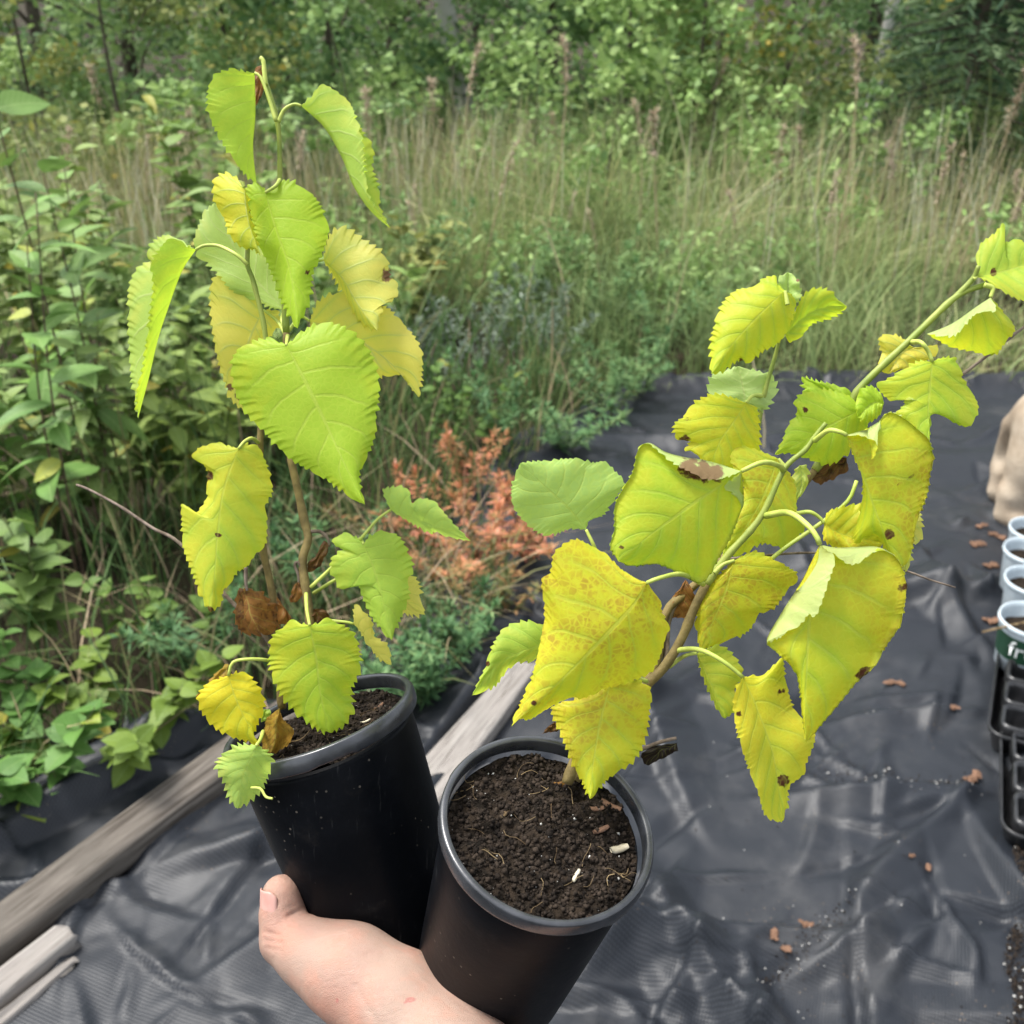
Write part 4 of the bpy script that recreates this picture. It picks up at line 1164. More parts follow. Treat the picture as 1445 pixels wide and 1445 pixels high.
    F = [(i * (mm + 1) + j, (i + 1) * (mm + 1) + j, (i + 1) * (mm + 1) + j + 1, i * (mm + 1) + j + 1) for i in range(nn) for j in range(mm)]
    nl = part('thumb_nail', V, F, M['nail'], o)
    so = nl.modifiers.new('thickness', 'SOLIDIFY'); so.thickness = .0006; so.offset = 0


build_hand()

# ------------------------------------------------------------------ vegetation
def ovate(name, L, W, fold=.18, droop=.25, tipp=1.0, n=6):
    """small leaf along +X from its base at the origin, 24 faces, slight fold and droop"""
    V, F = [], []
    for i in range(n + 1):
        t = i / n
        w = W * .5 * (math.sin(math.pi * t ** (.75 * tipp)) ** .85 if 0 < t < 1 else 0.015)
        z = -droop * L * t * t
        for s in (-1, -.5, 0, .5, 1):
            V.append((t * L, s * w, z + fold * abs(s) * w))
    for i in range(n):
        for j in range(4):
            F.append((i * 5 + j, (i + 1) * 5 + j, (i + 1) * 5 + j + 1, i * 5 + j + 1))
    return mesh_py(name, V, F)


def bush_leaf_mat(name, ca, cb, rough=.52, spec=.28, trans=.28):
    m, nt, out = newmat(name)
    T = NT(nt)
    tc = T.n('TexCoord').outputs['Object']
    sp = T.n('SeparateXYZ', {0: tc})
    r = T.n('ObjectInfo').outputs['Random']
    f = T.m('ADD', T.m('MULTIPLY', r, .8), T.m('MULTIPLY', T.noise(tc, 60, 3), .3))
    col = T.mix(f, C4(*ca), C4(*cb))
    ay = T.m('ABSOLUTE', sp.outputs[1])
    mid = T.m('SUBTRACT', 1.0, T.ss(ay, .0004, .0014))
    fr = T.m('FRACT', T.m('MULTIPLY', T.m('SUBTRACT', sp.outputs[0], T.m('MULTIPLY', ay, .8)), 130.0))
    lat = T.m('SUBTRACT', 1.0, T.ss(T.m('MINIMUM', fr, T.m('SUBTRACT', 1.0, fr)), .05, .16))
    ve = T.m('MAXIMUM', mid, T.m('MULTIPLY', lat, .35))
    col = T.mix(1.0, col, T.n('ObjectInfo').outputs['Color'], 'MULTIPLY')
    col = T.mix(T.m('MULTIPLY', ve, .5), col, C4(cb[0] * 1.7, cb[1] * 1.5, cb[2] * 1.7))
    bump = T.n('Bump', {'Strength': .4, 'Distance': .002, 'Height': T.m('ADD', T.m('MULTIPLY', ve, -.6), T.noise(tc, 90, 3))}).outputs[0]
    pr = T.n('BsdfPrincipled', {'Base Color': col, 'Roughness': rough, 'Specular IOR Level': spec, 'Normal': bump})
    tr = T.n('BsdfTranslucent', {'Color': col})
    nt.links.new(T.n('MixShader', {0: trans, 1: pr.outputs[0], 2: tr.outputs[0]}).outputs[0], out.inputs[0])
    return m


M['bl1'] = bush_leaf_mat('shrub_leaf', (0.102, 0.183, 0.059), (0.190, 0.293, 0.095))
M['bl2'] = bush_leaf_mat('fresh_shrub_leaf', (0.086, 0.166, 0.050), (0.163, 0.256, 0.083))
M['bl3'] = bush_leaf_mat('low_shrub_leaf', (0.067, 0.133, 0.035), (0.121, 0.213, 0.057))
M['wstem'] = simple('woody_stem', (0.06, 0.04, 0.028), (0.13, 0.09, 0.06), 60, .8, .2)
M['gstem'] = simple('herb_stem', (0.07, 0.11, 0.03), (0.14, 0.16, 0.06), 60, .7, .2)
M['grass'] = ramp_mat('grass_blades', [(0, (0.123, 0.193, 0.071)), (.5, (0.261, 0.335, 0.122)), (.75, (0.419, 0.426, 0.187)), (.92, (0.600, 0.502, 0.309)), (1, (0.600, 0.592, 0.438))])
M['nearg'] = ramp_mat('edge_grass', [(0, (0.044, 0.098, 0.028)), (.5, (0.109, 0.196, 0.056)), (.75, (0.248, 0.224, 0.098)), (1, (0.480, 0.364, 0.238))])
M['seedh'] = simple('grass_seed_head', (.32, .25, .18), (.55, .46, .35), 60, .9, .1, trans=.3)
M['straw'] = simple('grass_stalk', (.22, .19, .09), (.38, .31, .19), 30, .8, .2)
M['spurge'] = ramp_mat('spurge_green', [(0, (0.060, 0.137, 0.057)), (.6, (0.120, 0.245, 0.093)), (1, (0.254, 0.374, 0.144))])
M['spurgeo'] = ramp_mat('spurge_autumn', [(0, (.15, .18, .065)), (.35, (.40, .22, .09)), (.7, (.68, .26, .14)), (1, (.70, .36, .27))])
M['artem'] = ramp_mat('silvery_herb', [(0, (0.096, 0.149, 0.092)), (.5, (0.179, 0.241, 0.172)), (1, (0.335, 0.380, 0.310))])
M['trunk'] = simple('tree_bark', (.05, .04, .03), (.12, .10, .08), 18, .9, .2, .8, 60, .01)
LEAF1 = [ovate('long_leaf_mesh', .085, .028, .25, .5), ovate('big_leaf_mesh', .078, .046, .15, .3), ovate('shrub_leaf_mesh', .056, .034, .2, .25), ovate('shrub_leaf_mesh', .050, .033, .1, .45), ovate('shrub_leaf_mesh', .062, .034, .35, .1)]
LEAF2 = [ovate('round_leaf_mesh', .052, .042, .12, .2, .9), ovate('round_leaf_mesh', .046, .038, .25, .35, .9)]
LEAF3 = [ovate('broad_leaf_mesh', .085, .062, .12, .35, .8), ovate('broad_leaf_mesh', .075, .058, .22, .2, .8)]
for ms, mt in ((LEAF1, 'bl1'), (LEAF2, 'bl3'), (LEAF3, 'bl2')):
    for m_ in ms: m_.materials.append(M[mt])


def link_leaf(me, parent, loc, rot, sc, mat=None):
    o = bpy.data.objects.new('leaf', me)
    COL.objects.link(o)
    o.parent = parent
    o.matrix_local = Matrix.Translation(loc - ORG[parent.name]) @ rot.to_4x4() @ Matrix.Diagonal((sc, sc, sc, 1))
    return o


def leafy(base, h, nst, label, leaves, spread=.25, per=22, lsc=1.0, stem_mat='gstem', group='leafy shrubs at the left', seed=0, low=.1, lean=(0, 0), cat='shrub', name='leafy_shrub'):
    r_ = random.Random(seed)
    base = Vector(base)
    t = thing(name, base, label, cat, group)
    tintc = (r_.uniform(.9, 1.45), r_.uniform(.95, 1.2), r_.uniform(.6, .9), 1)
    for s in range(nst):
        a = r_.random() * 6.283; sp = spread * r_.uniform(.3, 1) if nst > 1 else spread * .2
        hh = h * r_.uniform(.72, 1.05)
        b0 = base + Vector((math.cos(a), math.sin(a), 0)) * .03 * nst ** .5
        top = base + Vector((math.cos(a) * sp + lean[0] * hh, math.sin(a) * sp + lean[1] * hh, hh))
        mid = b0.lerp(top, .5) + Vector((math.cos(a), math.sin(a), 0)) * -.15 * sp + Vector((r_.gauss(0, .02), r_.gauss(0, .02), hh * .06))
        pts = cr([tuple(b0), tuple(mid), tuple(top)], 14)
        part('stem', *tube([b0, mid, top], [.0032, .0026, .0014], 6, 12), M[stem_mat], t)
        ph = r_.random() * 6.28
        for k in range(per):
            f = low + (1 - low) * (k + .5) / per
            p = Vector([np.interp(f, np.linspace(0, 1, 14), pts[:, c_]) for c_ in range(3)])
            az = ph + (k // 2) * 1.57 + (k % 2) * math.pi + r_.gauss(0, .3)
            el = r_.gauss(.05, .28) + .35 * f
            rot = Matrix.Rotation(az, 3, 'Z') @ Matrix.Rotation(-el, 3, 'Y') @ Matrix.Rotation(r_.gauss(0, .35), 3, 'X')
            sc = lsc * r_.uniform(.75, 1.2) * (1.1 - .35 * f)
            lf = link_leaf(r_.choice(leaves), t, p, rot, sc)
            yl = r_.random() < .04
            lf.color = (tintc[0] * (2.2 if yl else 1), tintc[1] * (1.3 if yl else 1), tintc[2], 1)
    return t


def gv(x, y): q = g(x, y); return (q.x, q.y, 0.0)


# shrubs on the left bank, near to far; pixel = foot of the shrub
leafy(gv(40, 1130), .20, 5, 'low round-leaved shrub in the left corner beside the timber', LEAF2, .26, 20, 1.2, seed=1, low=.3)
leafy(gv(175, 1075), .17, 6, 'low round-leaved shrub spilling onto the fabric left of the left pot', LEAF2, .24, 18, 1.15, seed=2, low=.3)
leafy(gv(-60, 1010), .42, 5, 'pale green broad-leaved shrub at the left edge, mid height', LEAF3, .28, 16, 1.1, seed=3, low=.35)
leafy(gv(30, 960), .34, 4, 'pale green broad-leaved shrub in front of the dead grass at left', LEAF3, .24, 14, 1.05, seed=4, low=.35)
leafy(gv(255, 930), .24, 4, 'small round-leaved shrub right behind the left pot', LEAF2, .16, 12, 1.0, seed=5, low=.3)
leafy(gv(300, 720), .60, 9, 'dark dense shrub directly behind the left seedling', LEAF1, 0.3, 28, 1.30, seed=6, low=.2)
leafy(gv(165, 740), .62, 10, 'dark dense shrub left of the left seedling', LEAF1, 0.32, 28, 1.30, seed=7, low=.2)
leafy(gv(30, 760), .66, 10, 'dark dense shrub at the left edge behind the pale broad-leaved ones', LEAF1, 0.32, 28, 1.30, seed=8, low=.2)
leafy(gv(390, 640), .50, 9, 'dark dense shrub behind the stems of the left seedling', LEAF1, 0.29, 26, 1.30, seed=9, low=.2)
leafy(gv(90, 600), .85, 10, 'tall shrub rising behind the others at the left edge', LEAF1, 0.37, 30, 1.43, seed=10, low=.3)
leafy(gv(230, 580), .75, 10, 'tall shrub rising between the left edge and the left seedling', LEAF1, 0.37, 30, 1.43, seed=11, low=.3)
leafy(gv(500, 560), .48, 9, 'leafy shrub right of the left seedling, before the meadow', LEAF1, 0.29, 24, 1.30, seed=12, low=.2)
leafy(gv(165, 770), 1.2, 3, 'tall bare-stemmed shrub with few leaves at the top left corner', LEAF1, .12, 16, 1.7, 'wstem', seed=13, low=.3, lean=(-.0, 0))
leafy(gv(100, 850), 1.05, 2, 'slender sapling with sparse leaves along the left edge', LEAF1, .12, 14, 1.5, 'wstem', seed=14, low=.35, lean=(.05, 0))
leafy(gv(560, 470), .50, 9, 'leafy shrub among the grass behind the upper left leaves', LEAF1, 0.34, 24, 1.43, seed=15, low=.2)
leafy(gv(340, 470), .95, 8, 'tall leafy shrub behind the top of the left seedling', LEAF1, 0.34, 26, 1.69, seed=16, low=.35)
leafy(gv(650, 640), .30, 5, 'small broad-leaved shrub behind the orange plants', LEAF2, .2, 14, .9, seed=17, low=.2)


def blades(n, xy, h0, h1, w0, w1, lean, tint, segs=4, seed=0, curve=.6, hs_=None, az_=None):
    r = np.random.default_rng(seed)
    n = len(xy)
    az = r.uniform(0, 2 * np.pi, n); h = r.uniform(h0, h1, n) * (1 if hs_ is None else hs_); w = r.uniform(w0, w1, n)
    if az_ is not None: az = az_
    ln = np.abs(r.normal(lean, lean * .6, n)) * h
    face = r.uniform(0, np.pi, n)
    V = np.zeros((n, segs + 1, 2, 3))
    for s in range(segs + 1):
        t = s / segs
        cx = xy[:, 0] + np.cos(az) * ln * t ** (1 + curve * 1.5); cy = xy[:, 1] + np.sin(az) * ln * t ** (1 + curve * 1.5)
        cz = xy[:, 2] + h * (t - .25 * np.clip(ln / h, 0, 1.4) * t ** 2.5)
        ww = w * (1 - t) ** .6 * .5 + .0002
        for k, sg in ((0, -1), (1, 1)):
            V[:, s, k, 0] = cx + sg * ww * np.cos(face); V[:, s, k, 1] = cy + sg * ww * np.sin(face); V[:, s, k, 2] = cz
    base = (np.arange(n) * (segs + 1) * 2)[:, None]
    F = np.concatenate([base + np.array([[2 * s, 2 * s + 1, 2 * s + 3, 2 * s + 2]]) for s in range(segs)], 1).reshape(-1, 4)
    tv = np.repeat(np.clip(tint, 0, 1), (segs + 1) * 2)
    return V.reshape(-1, 3), F, tv


def stuff_mesh(name, lst, mat, label, cat='grass', parent=None):
    Vs, Fs, Ts = [], [], []; o = 0
    for V, F, T_ in lst:
        Vs.append(V); Fs.append(F + o); Ts.append(T_); o += len(V)
    V = np.vstack(Vs); F = np.vstack(Fs); T_ = np.concatenate(Ts)
    ob = part_np(name, V, F, mat, parent)
    a = ob.data.attributes.new('tint', 'FLOAT', 'POINT'); a.data.foreach_set('value', T_.astype(np.float32))
    if parent is None: tag(ob, label, cat, kind='stuff')
    return ob


def nz(x, y, s, o=0): return noise.noise(Vector((x * s, y * s, o)))


def meadow():
    r = np.random.default_rng(3)
    lst = []
    # body of the meadow
    def field(n, y0, y1, h0, h1, w0, w1, lean, tb, tv, seed, cond=None):
        y = y0 + (y1 - y0) * r.random(n) ** 1.1
        x = r.uniform(-1.0, 1.0, n) * (y + 1.0)
        nc = max(1, n // 34)
        ci = r.integers(0, nc, n); cly = y[:nc].copy(); clx = x[:nc].copy()
        inc = r.random(n) < .75
        x = np.where(inc, clx[ci] + r.normal(0, .06, n), x); y = np.where(inc, cly[ci] + r.normal(0, .06, n), y)
        y = np.where(y < 3.34, 6.68 - y, y)
        caz = r.uniform(0, 2 * np.pi, nc)[ci] + r.normal(0, .75, n); ctn = r.normal(0, .16, nc)[ci]; chh = r.uniform(.6, 1.3, nc)[ci]
        xy = np.stack([x, y, np.maximum(0, y - 4.5) * .012 - .03], 1)
        pat = np.array([nz(a, b, .9, 3) for a, b in zip(x, y)]); pat2 = np.array([nz(a, b, 2.6, 9) for a, b in zip(x, y)])
        k = np.array([a > veg_edge_x(b) + (.0 if b > 3.2 else 9) or a < veg_edge_x(b) for a, b in zip(x, y)])
        k &= (pat2 > -.45) 
        if cond is not None: k &= cond(x, y, pat)
        tint = tb + 1.1 * tv * pat + .12 * r.normal(size=n) + ctn
        xy = xy[k]; tint = tint[k]; caz = caz[k]
        hsc = np.clip(1.0 + 1.1 * np.array([nz(a, b, .7, 21) for a, b in xy[:, :2]]) + .35 * np.exp(-((xy[:, 0] / xy[:, 1] - .22) / .16) ** 2), .45, 1.6) * chh[k]
        V, F, T_ = blades(len(xy), xy, h0, h1, w0, w1, lean, tint, 4, seed, hs_=hsc, az_=caz)
        lst.append((V, F, T_))
    right = lambda x, y, p: (x > .05) | (y > 3.9)
    field(24000, 3.36, 5.2, .15, .42, .003, .007, .75, .42, .35, 1, right)
    field(27000, 4.6, 7.0, .25, .62, .004, .009, .85, .45, .45, 2)
    field(9500, 6.3, 9.0, .3, .65, .005, .011, .5, .45, .45, 3)
    # tan dead grass standing in patches
    for (px, py, n, sx, sy) in ((590, 330, 420, .4, .35), (660, 320, 420, .4, .35), (730, 330, 150, .4, .3), (215, 360, 500, .4, .3), (300, 350, 400, .4, .3), (1180, 350, 220, .4, .35), (1000, 400, 160, .6, .4), (1300, 350, 160, .4, .3)):
        q = g(px, py)
        xy = np.stack([r.normal(q.x, sx, n), r.normal(q.y, sy, n), np.full(n, -.02)], 1)
        lst.append(blades(n, xy, .35, .85, .004, .010, .18, .9 + .12 * r.normal(size=n), 4, px))
    stuff_mesh('meadow_grass', lst, M['grass'], 'tall green and straw coloured meadow grass behind the fabric')
    lst = []
    def strip(n, y0, y1, depth, h0, h1, lean, tb, seed, w=(.003, .007), inset=-.02):
        y = r.uniform(y0, y1, n)
        e = np.array([veg_edge_x(a) for a in y])
        x = e - np.abs(r.normal(0, depth, n)) - inset
        xy = np.stack([x, y, np.full(n, -.02)], 1)
        V, F, T_ = blades(n, xy, h0, h1, w[0], w[1], lean, tb + .3 * r.normal(size=n), 4, seed)
        lst.append((V, F, T_))
    strip(500, 1.3, 2.0, .35, .10, .30, .5, .40, 11, (.003, .006))
    strip(1300, 1.9, 3.4, .7, .12, .38, .5, .4, 12, inset=.12)
    strip(450, 2.2, 3.4, .9, .35, .75, .45, .35, 14, (.004, .009), .45)
    strip(70, 1.5, 2.2, .5, .25, .5, .6, .35, 15, (.004, .008), .5)
    strip(220, 1.55, 2.1, .35, .15, .40, .7, .8, 13, (.003, .006))
    stuff_mesh('edge_grass', lst, M['nearg'], 'green and dead brown grass tangled among the shrubs at left')


meadow()


def stalk_proto(h, seed, full):
    r_ = random.Random(seed)
    lean = r_.uniform(-.12, .16) * h
    pts = [Vector((0, 0, 0)), Vector((lean * .3, 0, h * .5)), Vector((lean * .8, 0, h * .85)), Vector((lean * 1.3, 0.0, h))]
    sv = tube(pts, [.0042, .0034, .0022], 5, 12)
    P = cr([tuple(p) for p in pts], 30)
    V, F = [], []
    for i in range(130 if full else 90):
        t = 1 - r_.random() ** 1.2 * (.2 if full else .26)
        p = Vector(P[int(t * 29)])
        a = r_.random() * 6.283; L = r_.uniform(.012, .034) * (1.6 if full else 1.1); dr = r_.uniform(.2, 1.0)
        d = Vector((math.cos(a) * dr + .35, math.sin(a) * dr, r_.uniform(-.5, .7))).normalized()
        w = d.cross(Vector((0, 0, 1))).normalized() * r_.uniform(.003, .006)
        o = len(V)
        V += [p + d * L * .1, p + d * L * .55 + w, p + d * L, p + d * L * .55 - w]
        F.append((o, o + 1, o + 2, o + 3))
    return mesh_py('stalk_mesh', sv[0], sv[1]), mesh_py('seed_head_mesh', V, F)


PROT = [stalk_proto(h, i, i % 2 == 0) for i, h in enumerate((.95, .85, 1.05, .78, .9, .7))]
for a_, b_ in PROT: a_.materials.append(M['straw']); b_.materials.append(M['seedh'])
stalks = []
r_ = random.Random(21)
WHERE = [(x, y) for x, y in [(560, 330), (575, 335), (590, 340), (600, 320), (612, 345), (625, 335), (640, 330), (655, 340), (668, 330), (690, 335), (705, 330), (545, 325), (530, 330),
         (725, 350), (748, 345), (770, 350), (792, 340), (810, 335), (835, 330), (860, 345), (880, 335), (905, 330), (930, 340), (955, 345), (975, 335), (1000, 330), (1025, 345), (1050, 340),
         (1075, 350), (1100, 335), (1125, 345), (1150, 350), (1175, 345), (1200, 340), (1215, 350), (1228, 345), (1250, 355), (1290, 350), (1320, 345), (1352, 340), (1378, 345), (1400, 350), (1425, 345),
         (290, 340), (240, 330), (215, 345), (190, 350), (310, 350), (140, 360), (330, 345), (425, 340), (470, 350)]]
for i, (x, y) in enumerate(WHERE):
    q = g(x + r_.uniform(-14, 14), y + r_.uniform(-35, 130))
    sm, hm = PROT[i % 6]
    zone = 'left of the birch trunk' if x < 520 else ('below the birch trunk' if x < 720 else ('in the middle of the meadow' if x < 1100 else 'before the dark spruce at right'))
    t = thing('grass_stalk', (q.x, q.y, -.03), 'tall dry grass stalk with a feathery seed head, ' + zone, 'grass stalk', 'seed-headed grass stalks ' + zone)
    t.rotation_euler = (r_.gauss(0, .11), r_.gauss(0, .11), r_.uniform(0, 6.283))
    s_ = r_.uniform(.5, 1.08); t.scale = (s_, s_, s_)
    for nm, me in (('stem', sm), ('seed_head', hm)):
        o = bpy.data.objects.new(nm, me); COL.objects.link(o); o.parent = t
        if nm == 'seed_head': o['kind'] = 'stuff'


def whorled(base, h, nst, label, mat, seed, spread=.2, ll=.028, lw=.0032, per=70, tint=.5, top=.45, cat='herb', name='feathery_herb', group='feathery herbs along the fabric edge'):
    """herb with upright stems thickly set with narrow leaves"""
    r = np.random.default_rng(seed)
    base = Vector(base)
    t = thing(name, base, label, cat, group)
    tl = []; V, F, T_ = [], [], []
    for s in range(nst):
        a = r.uniform(0, 6.283); sp = spread * r.uniform(.2, 1); hh = h * r.uniform(.6, 1.05)
        topp = base + Vector((math.cos(a) * sp, math.sin(a) * sp, hh)); mid = base.lerp(topp, .5) + Vector((0, 0, hh * .1))
        P = cr([tuple(base + Vector((math.cos(a), math.sin(a), 0)) * .02), tuple(mid), tuple(topp)], 24)
        tl.append(tube([Vector(P[0]), mid, topp], [.0022, .0012], 5, 8))
        ts = r.uniform(-.2, .2)
        for k in range(per):
            f = 1 - (1 - top * .4) * r.random() ** 1.5
            f = min(1, max(.25, f))
            p = Vector(P[int(f * 23)])
            az = k * 2.4; el = r.normal(.35, .3) + .7 * (f > .93)
            d = Vector((math.cos(az) * math.cos(el), math.sin(az) * math.cos(el), math.sin(el)))
            L = ll * r.uniform(.6, 1.3); w = d.cross(Vector((0, 0, 1)))
            w = (w.normalized() if w.length > .01 else Vector((1, 0, 0))) * lw * r.uniform(.6, 1.2)
            o = len(V)
            V += [p, p + d * L * .45 + w, p + d * L - Vector((0, 0, L * .15)), p + d * L * .45 - w]
            F.append((o, o + 1, o + 2, o + 3)); T_ += [min(1, max(0, tint + ts + r.normal(0, .2)))] * 4
    part('stem', *merge(tl), M['gstem'], t)
    fo = part_np('foliage', np.array([tuple(v) for v in V]), np.array(F), mat, t)
    a = fo.data.attributes.new('tint', 'FLOAT', 'POINT'); a.data.foreach_set('value', np.array(T_, dtype=np.float32))
    fo['kind'] = 'stuff'
    return t


S_, O_, A_ = M['spurge'], M['spurgeo'], M['artem']
whorled(gv(600, 990), .16, 9, 'green feathery herb on the fabric edge right behind the rim of the left pot', S_, 31, .16, .032, .0036, 80, .5)
whorled(gv(560, 1010), .20, 9, 'green feathery herb below the lobed leaf of the left seedling', S_, 32, .16, .032, .0036, 80, .45)
whorled(gv(650, 930), .16, 8, 'green feathery herb between the pot and the orange plants', S_, 33, .15, .032, .0034, 80, .5)
whorled(gv(700, 880), .15, 7, 'greenish brown feathery herb on the fabric below the orange plants', O_, 34, .14, .032, .0030, 70, .08)
whorled(gv(605, 800), .21, 8, 'orange autumn-tinted feathery herb left of the pale green leaf, nearest the left seedling', O_, 35, .29, .034, .0034, 80, .4)
whorled(gv(685, 822), .21, 10, 'brightest orange feathery herb just left of the pale green leaf', O_, 36, .29, .034, .0036, 90, .52)
whorled(gv(745, 785), .21, 9, 'orange feathery herb partly behind the pale green leaf', O_, 37, .29, .034, .0034, 80, .5)
whorled(gv(665, 705), .21, 7, 'reddish feathery herb above the orange ones', O_, 38, .16, .03, .003, 70, .5)
whorled(gv(470, 860), .26, 9, 'dark green feathery herb behind the lower stems of the left seedling', S_, 39, .2, .034, .0034, 80, .4)
whorled(gv(300, 960), .22, 8, 'dark green feathery herb left of the dried brown leaf', S_, 40, .18, .034, .0034, 80, .4)
whorled(gv(800, 640), .22, 9, 'feathery green herb leaning over the fabric edge in the middle', S_, 41, .22, .036, .0036, 80, .6)
whorled(gv(860, 590), .24, 9, 'feathery green herb at the bend of the fabric edge', S_, 42, .24, .036, .0036, 80, .65)
whorled(gv(900, 560), .22, 9, 'feathery green herb beside the far fabric edge left of the leaning seedling', S_, 43, .24, .036, .0036, 80, .65)
whorled(gv(700, 640), .28, 9, 'dark feathery herb above the pale green leaf', S_, 44, .24, .036, .0036, 80, .5)
whorled(gv(620, 560), .36, 10, 'silvery grey-green herb right of the left seedling', A_, 45, .28, .036, .0036, 90, .55)
whorled(gv(690, 530), .36, 10, 'silvery grey-green herb in the middle of the bank', A_, 46, .28, .036, .0036, 90, .6)
whorled(gv(780, 520), .36, 10, 'silvery grey-green herb nearest the meadow', A_, 47, .28, .036, .0036, 90, .5)
whorled(gv(740, 450), .45, 11, 'bright green willowy herb in front of the meadow', S_, 48, .35, .045, .005, 90, .85)
whorled(gv(850, 470), .40, 11, 'bright green willowy herb farther right before the meadow', S_, 49, .35, .045, .005, 90, .9)
whorled(gv(600, 440), .5, 10, 'bright green willowy herb behind the upper left leaves', S_, 50, .35, .045, .005, 90, .8)
whorled(gv(930, 500), .3, 9, 'low green herb at the corner where the meadow meets the fabric', S_, 51, .25, .036, .0036, 80, .7)
whorled(gv(420, 500), .55, 10, 'willowy herb behind the upper left seedling leaves, left of its stem', S_, 52, .35, .045, .005, 90, .7)
whorled(gv(1190, 345), .26, 6, 'small red-leaved plant in the meadow above the leaning seedling', O_, 53, .15, .07, .014, 12, .75, name='red_plant', group='red plants in the meadow')
whorled(gv(1050, 330), .5, 6, 'faded reddish brown plant in the meadow left of the small red one', O_, 54, .25, .06, .008, 26, .5, name='red_plant', group='red plants in the meadow')


def crown_leaves(cl, n, ls, seed, aspect=.6):
    """cl: list of (centre, radius) clumps -> leaf quads spread through them"""
    r = np.random.default_rng(seed)
    ci = r.integers(0, len(cl), n)
    C_ = np.array([list(c[0]) for c in cl])[ci]; R_ = np.array([c[1] for c in cl])[ci]
    d = r.normal(size=(n, 3)); d /= np.linalg.norm(d, axis=1, keepdims=True)
    p = C_ + d * (R_ * r.random(n) ** .45)[:, None] * np.array([1, 1, .75])
    a = r.normal(size=(n, 3)); a[:, 2] = a[:, 2] * .5 - .35; a /= np.linalg.norm(a, axis=1, keepdims=True)
    b = np.cross(a, r.normal(size=(n, 3))); b /= np.linalg.norm(b, axis=1, keepdims=True)
    L = ls * r.uniform(.6, 1.3, n)[:, None]
    V = np.stack([p, p + a * L * .5 + b * L * aspect * .5, p + a * L, p + a * L * .5 - b * L * aspect * .5], 1).reshape(-1, 3)
    F = np.arange(n * 4).reshape(n, 4)
    clt = r.normal(0, .16, len(cl))[ci]
    T_ = np.repeat(np.clip(.5 + clt + r.normal(0, .16, n), 0, 1), 4)
    return V, F, T_


def tree(base, h, rad, label, leafmat, n, ls, seed, trunk_r=.05, name='tree', group='trees and bushes at the edge of the wood', low=.05, trunk_mat=None, lean=(0, 0), cat='tree', clumps=26):
    r_ = random.Random(seed)
    base = Vector(base)
    t = thing(name, base, label, cat, group)
    top = base + Vector((lean[0] * h, lean[1] * h, h))
    mid = base.lerp(top, .5) + Vector((r_.gauss(0, .05), r_.gauss(0, .05), 0))
    tl = [tube([base - Vector((0, 0, .1)), mid, top], [trunk_r, trunk_r * .7, trunk_r * .2], 10, 16)]
    cl = []
    for i in range(clumps):
        f = low + (1 - low) * ((i + .5) / clumps) ** 1.7
        a = i * 2.4 + r_.gauss(0, .4)
        prof = math.sin(math.pi * min(1, max(.08, f * .82 + .12))) ** .6
        rr = rad * prof * r_.uniform(.35, 1.0)
        ctr = base.lerp(top, f) + Vector((math.cos(a) * rr, math.sin(a) * rr, r_.gauss(0, .1)))
        cl.append((ctr, rad * r_.uniform(.22, .42)))
        if i % 2 == 0: tl.append(tube([base.lerp(top, max(0, f - .12)), (base.lerp(top, f) + ctr) / 2, ctr], [trunk_r * .35, trunk_r * .2, trunk_r * .08], 5, 6))
    part('trunk', *merge(tl), trunk_mat or M['trunk'], t)
    V, F, T_ = crown_leaves(cl, n, ls, seed)
    c_ = part_np('crown', V, F, leafmat, t)
    at_ = c_.data.attributes.new('tint', 'FLOAT', 'POINT'); at_.data.foreach_set('value', T_.astype(np.float32))
    return t


GD = ramp_mat('wood_leaves_dark', [(0, (0.075, 0.152, 0.061)), (.5, (0.162, 0.275, 0.102)), (1, (0.304, 0.426, 0.162))])
GM = ramp_mat('wood_leaves_mid', [(0, (0.111, 0.199, 0.068)), (.5, (0.221, 0.344, 0.103)), (1, (0.388, 0.517, 0.191))])
GY = ramp_mat('wood_leaves_yellowing', [(0, (0.124, 0.168, 0.060)), (.6, (0.247, 0.300, 0.096)), (.9, (0.371, 0.360, 0.090)), (1, (0.519, 0.408, 0.072))])
GS = ramp_mat('spruce_needles', [(0, (0.037, 0.084, 0.049)), (.5, (0.083, 0.156, 0.078)), (1, (0.185, 0.268, 0.121))])


def base_at(px, Y):
    r = ray(px, 100)
    return (r.x / r.y * Y, Y, max(0, Y - 4.5) * .012 - .03)


tree(base_at(170, 6.3), 1.9, .95, 'yellowing leafy bush at upper left, flecked with gold', GY, 7140, .055, 61, .014, 'bush', low=.02, cat='bush')
tree(base_at(30, 6.8), 2.2, .95, 'mid green bush at the top left corner', GM, 6120, .06, 62, .014, 'bush', low=.02, cat='bush')
tree(base_at(330, 7.0), 2.2, .95, 'dark green tree behind the bud of the left seedling', GD, 6460, .065, 63, .025, low=.02)
tree(base_at(480, 7.2), 2.4, .9, 'mid green tree between the left seedling top and the birch trunk', GM, 5780, .06, 64, .025, low=.12)
tree(base_at(560, 8.4), 2.8, 1.1, 'dark green tree behind the birch trunk', GD, 6800, .07, 65, .06, low=.02)
tree(base_at(770, 7.6), 2.4, 1.0, 'dark green tree right of the birch trunk', GD, 6460, .07, 66, .06, low=.02)
tree(base_at(870, 6.7), 2.0, .8, 'bright green young tree right of the birch at the top edge', GM, 4930, .062, 67, .02, low=.08)
tree(base_at(985, 6.5), 2.0, .85, 'bright green broad-leaved bush in the top middle right', GM, 4930, .065, 68, .015, 'bush', low=.05, cat='bush')
tree(base_at(1110, 6.6), 2.0, .85, 'green tree with gold flecks left of the spruce', GY, 4930, .06, 69, .02, low=.1)
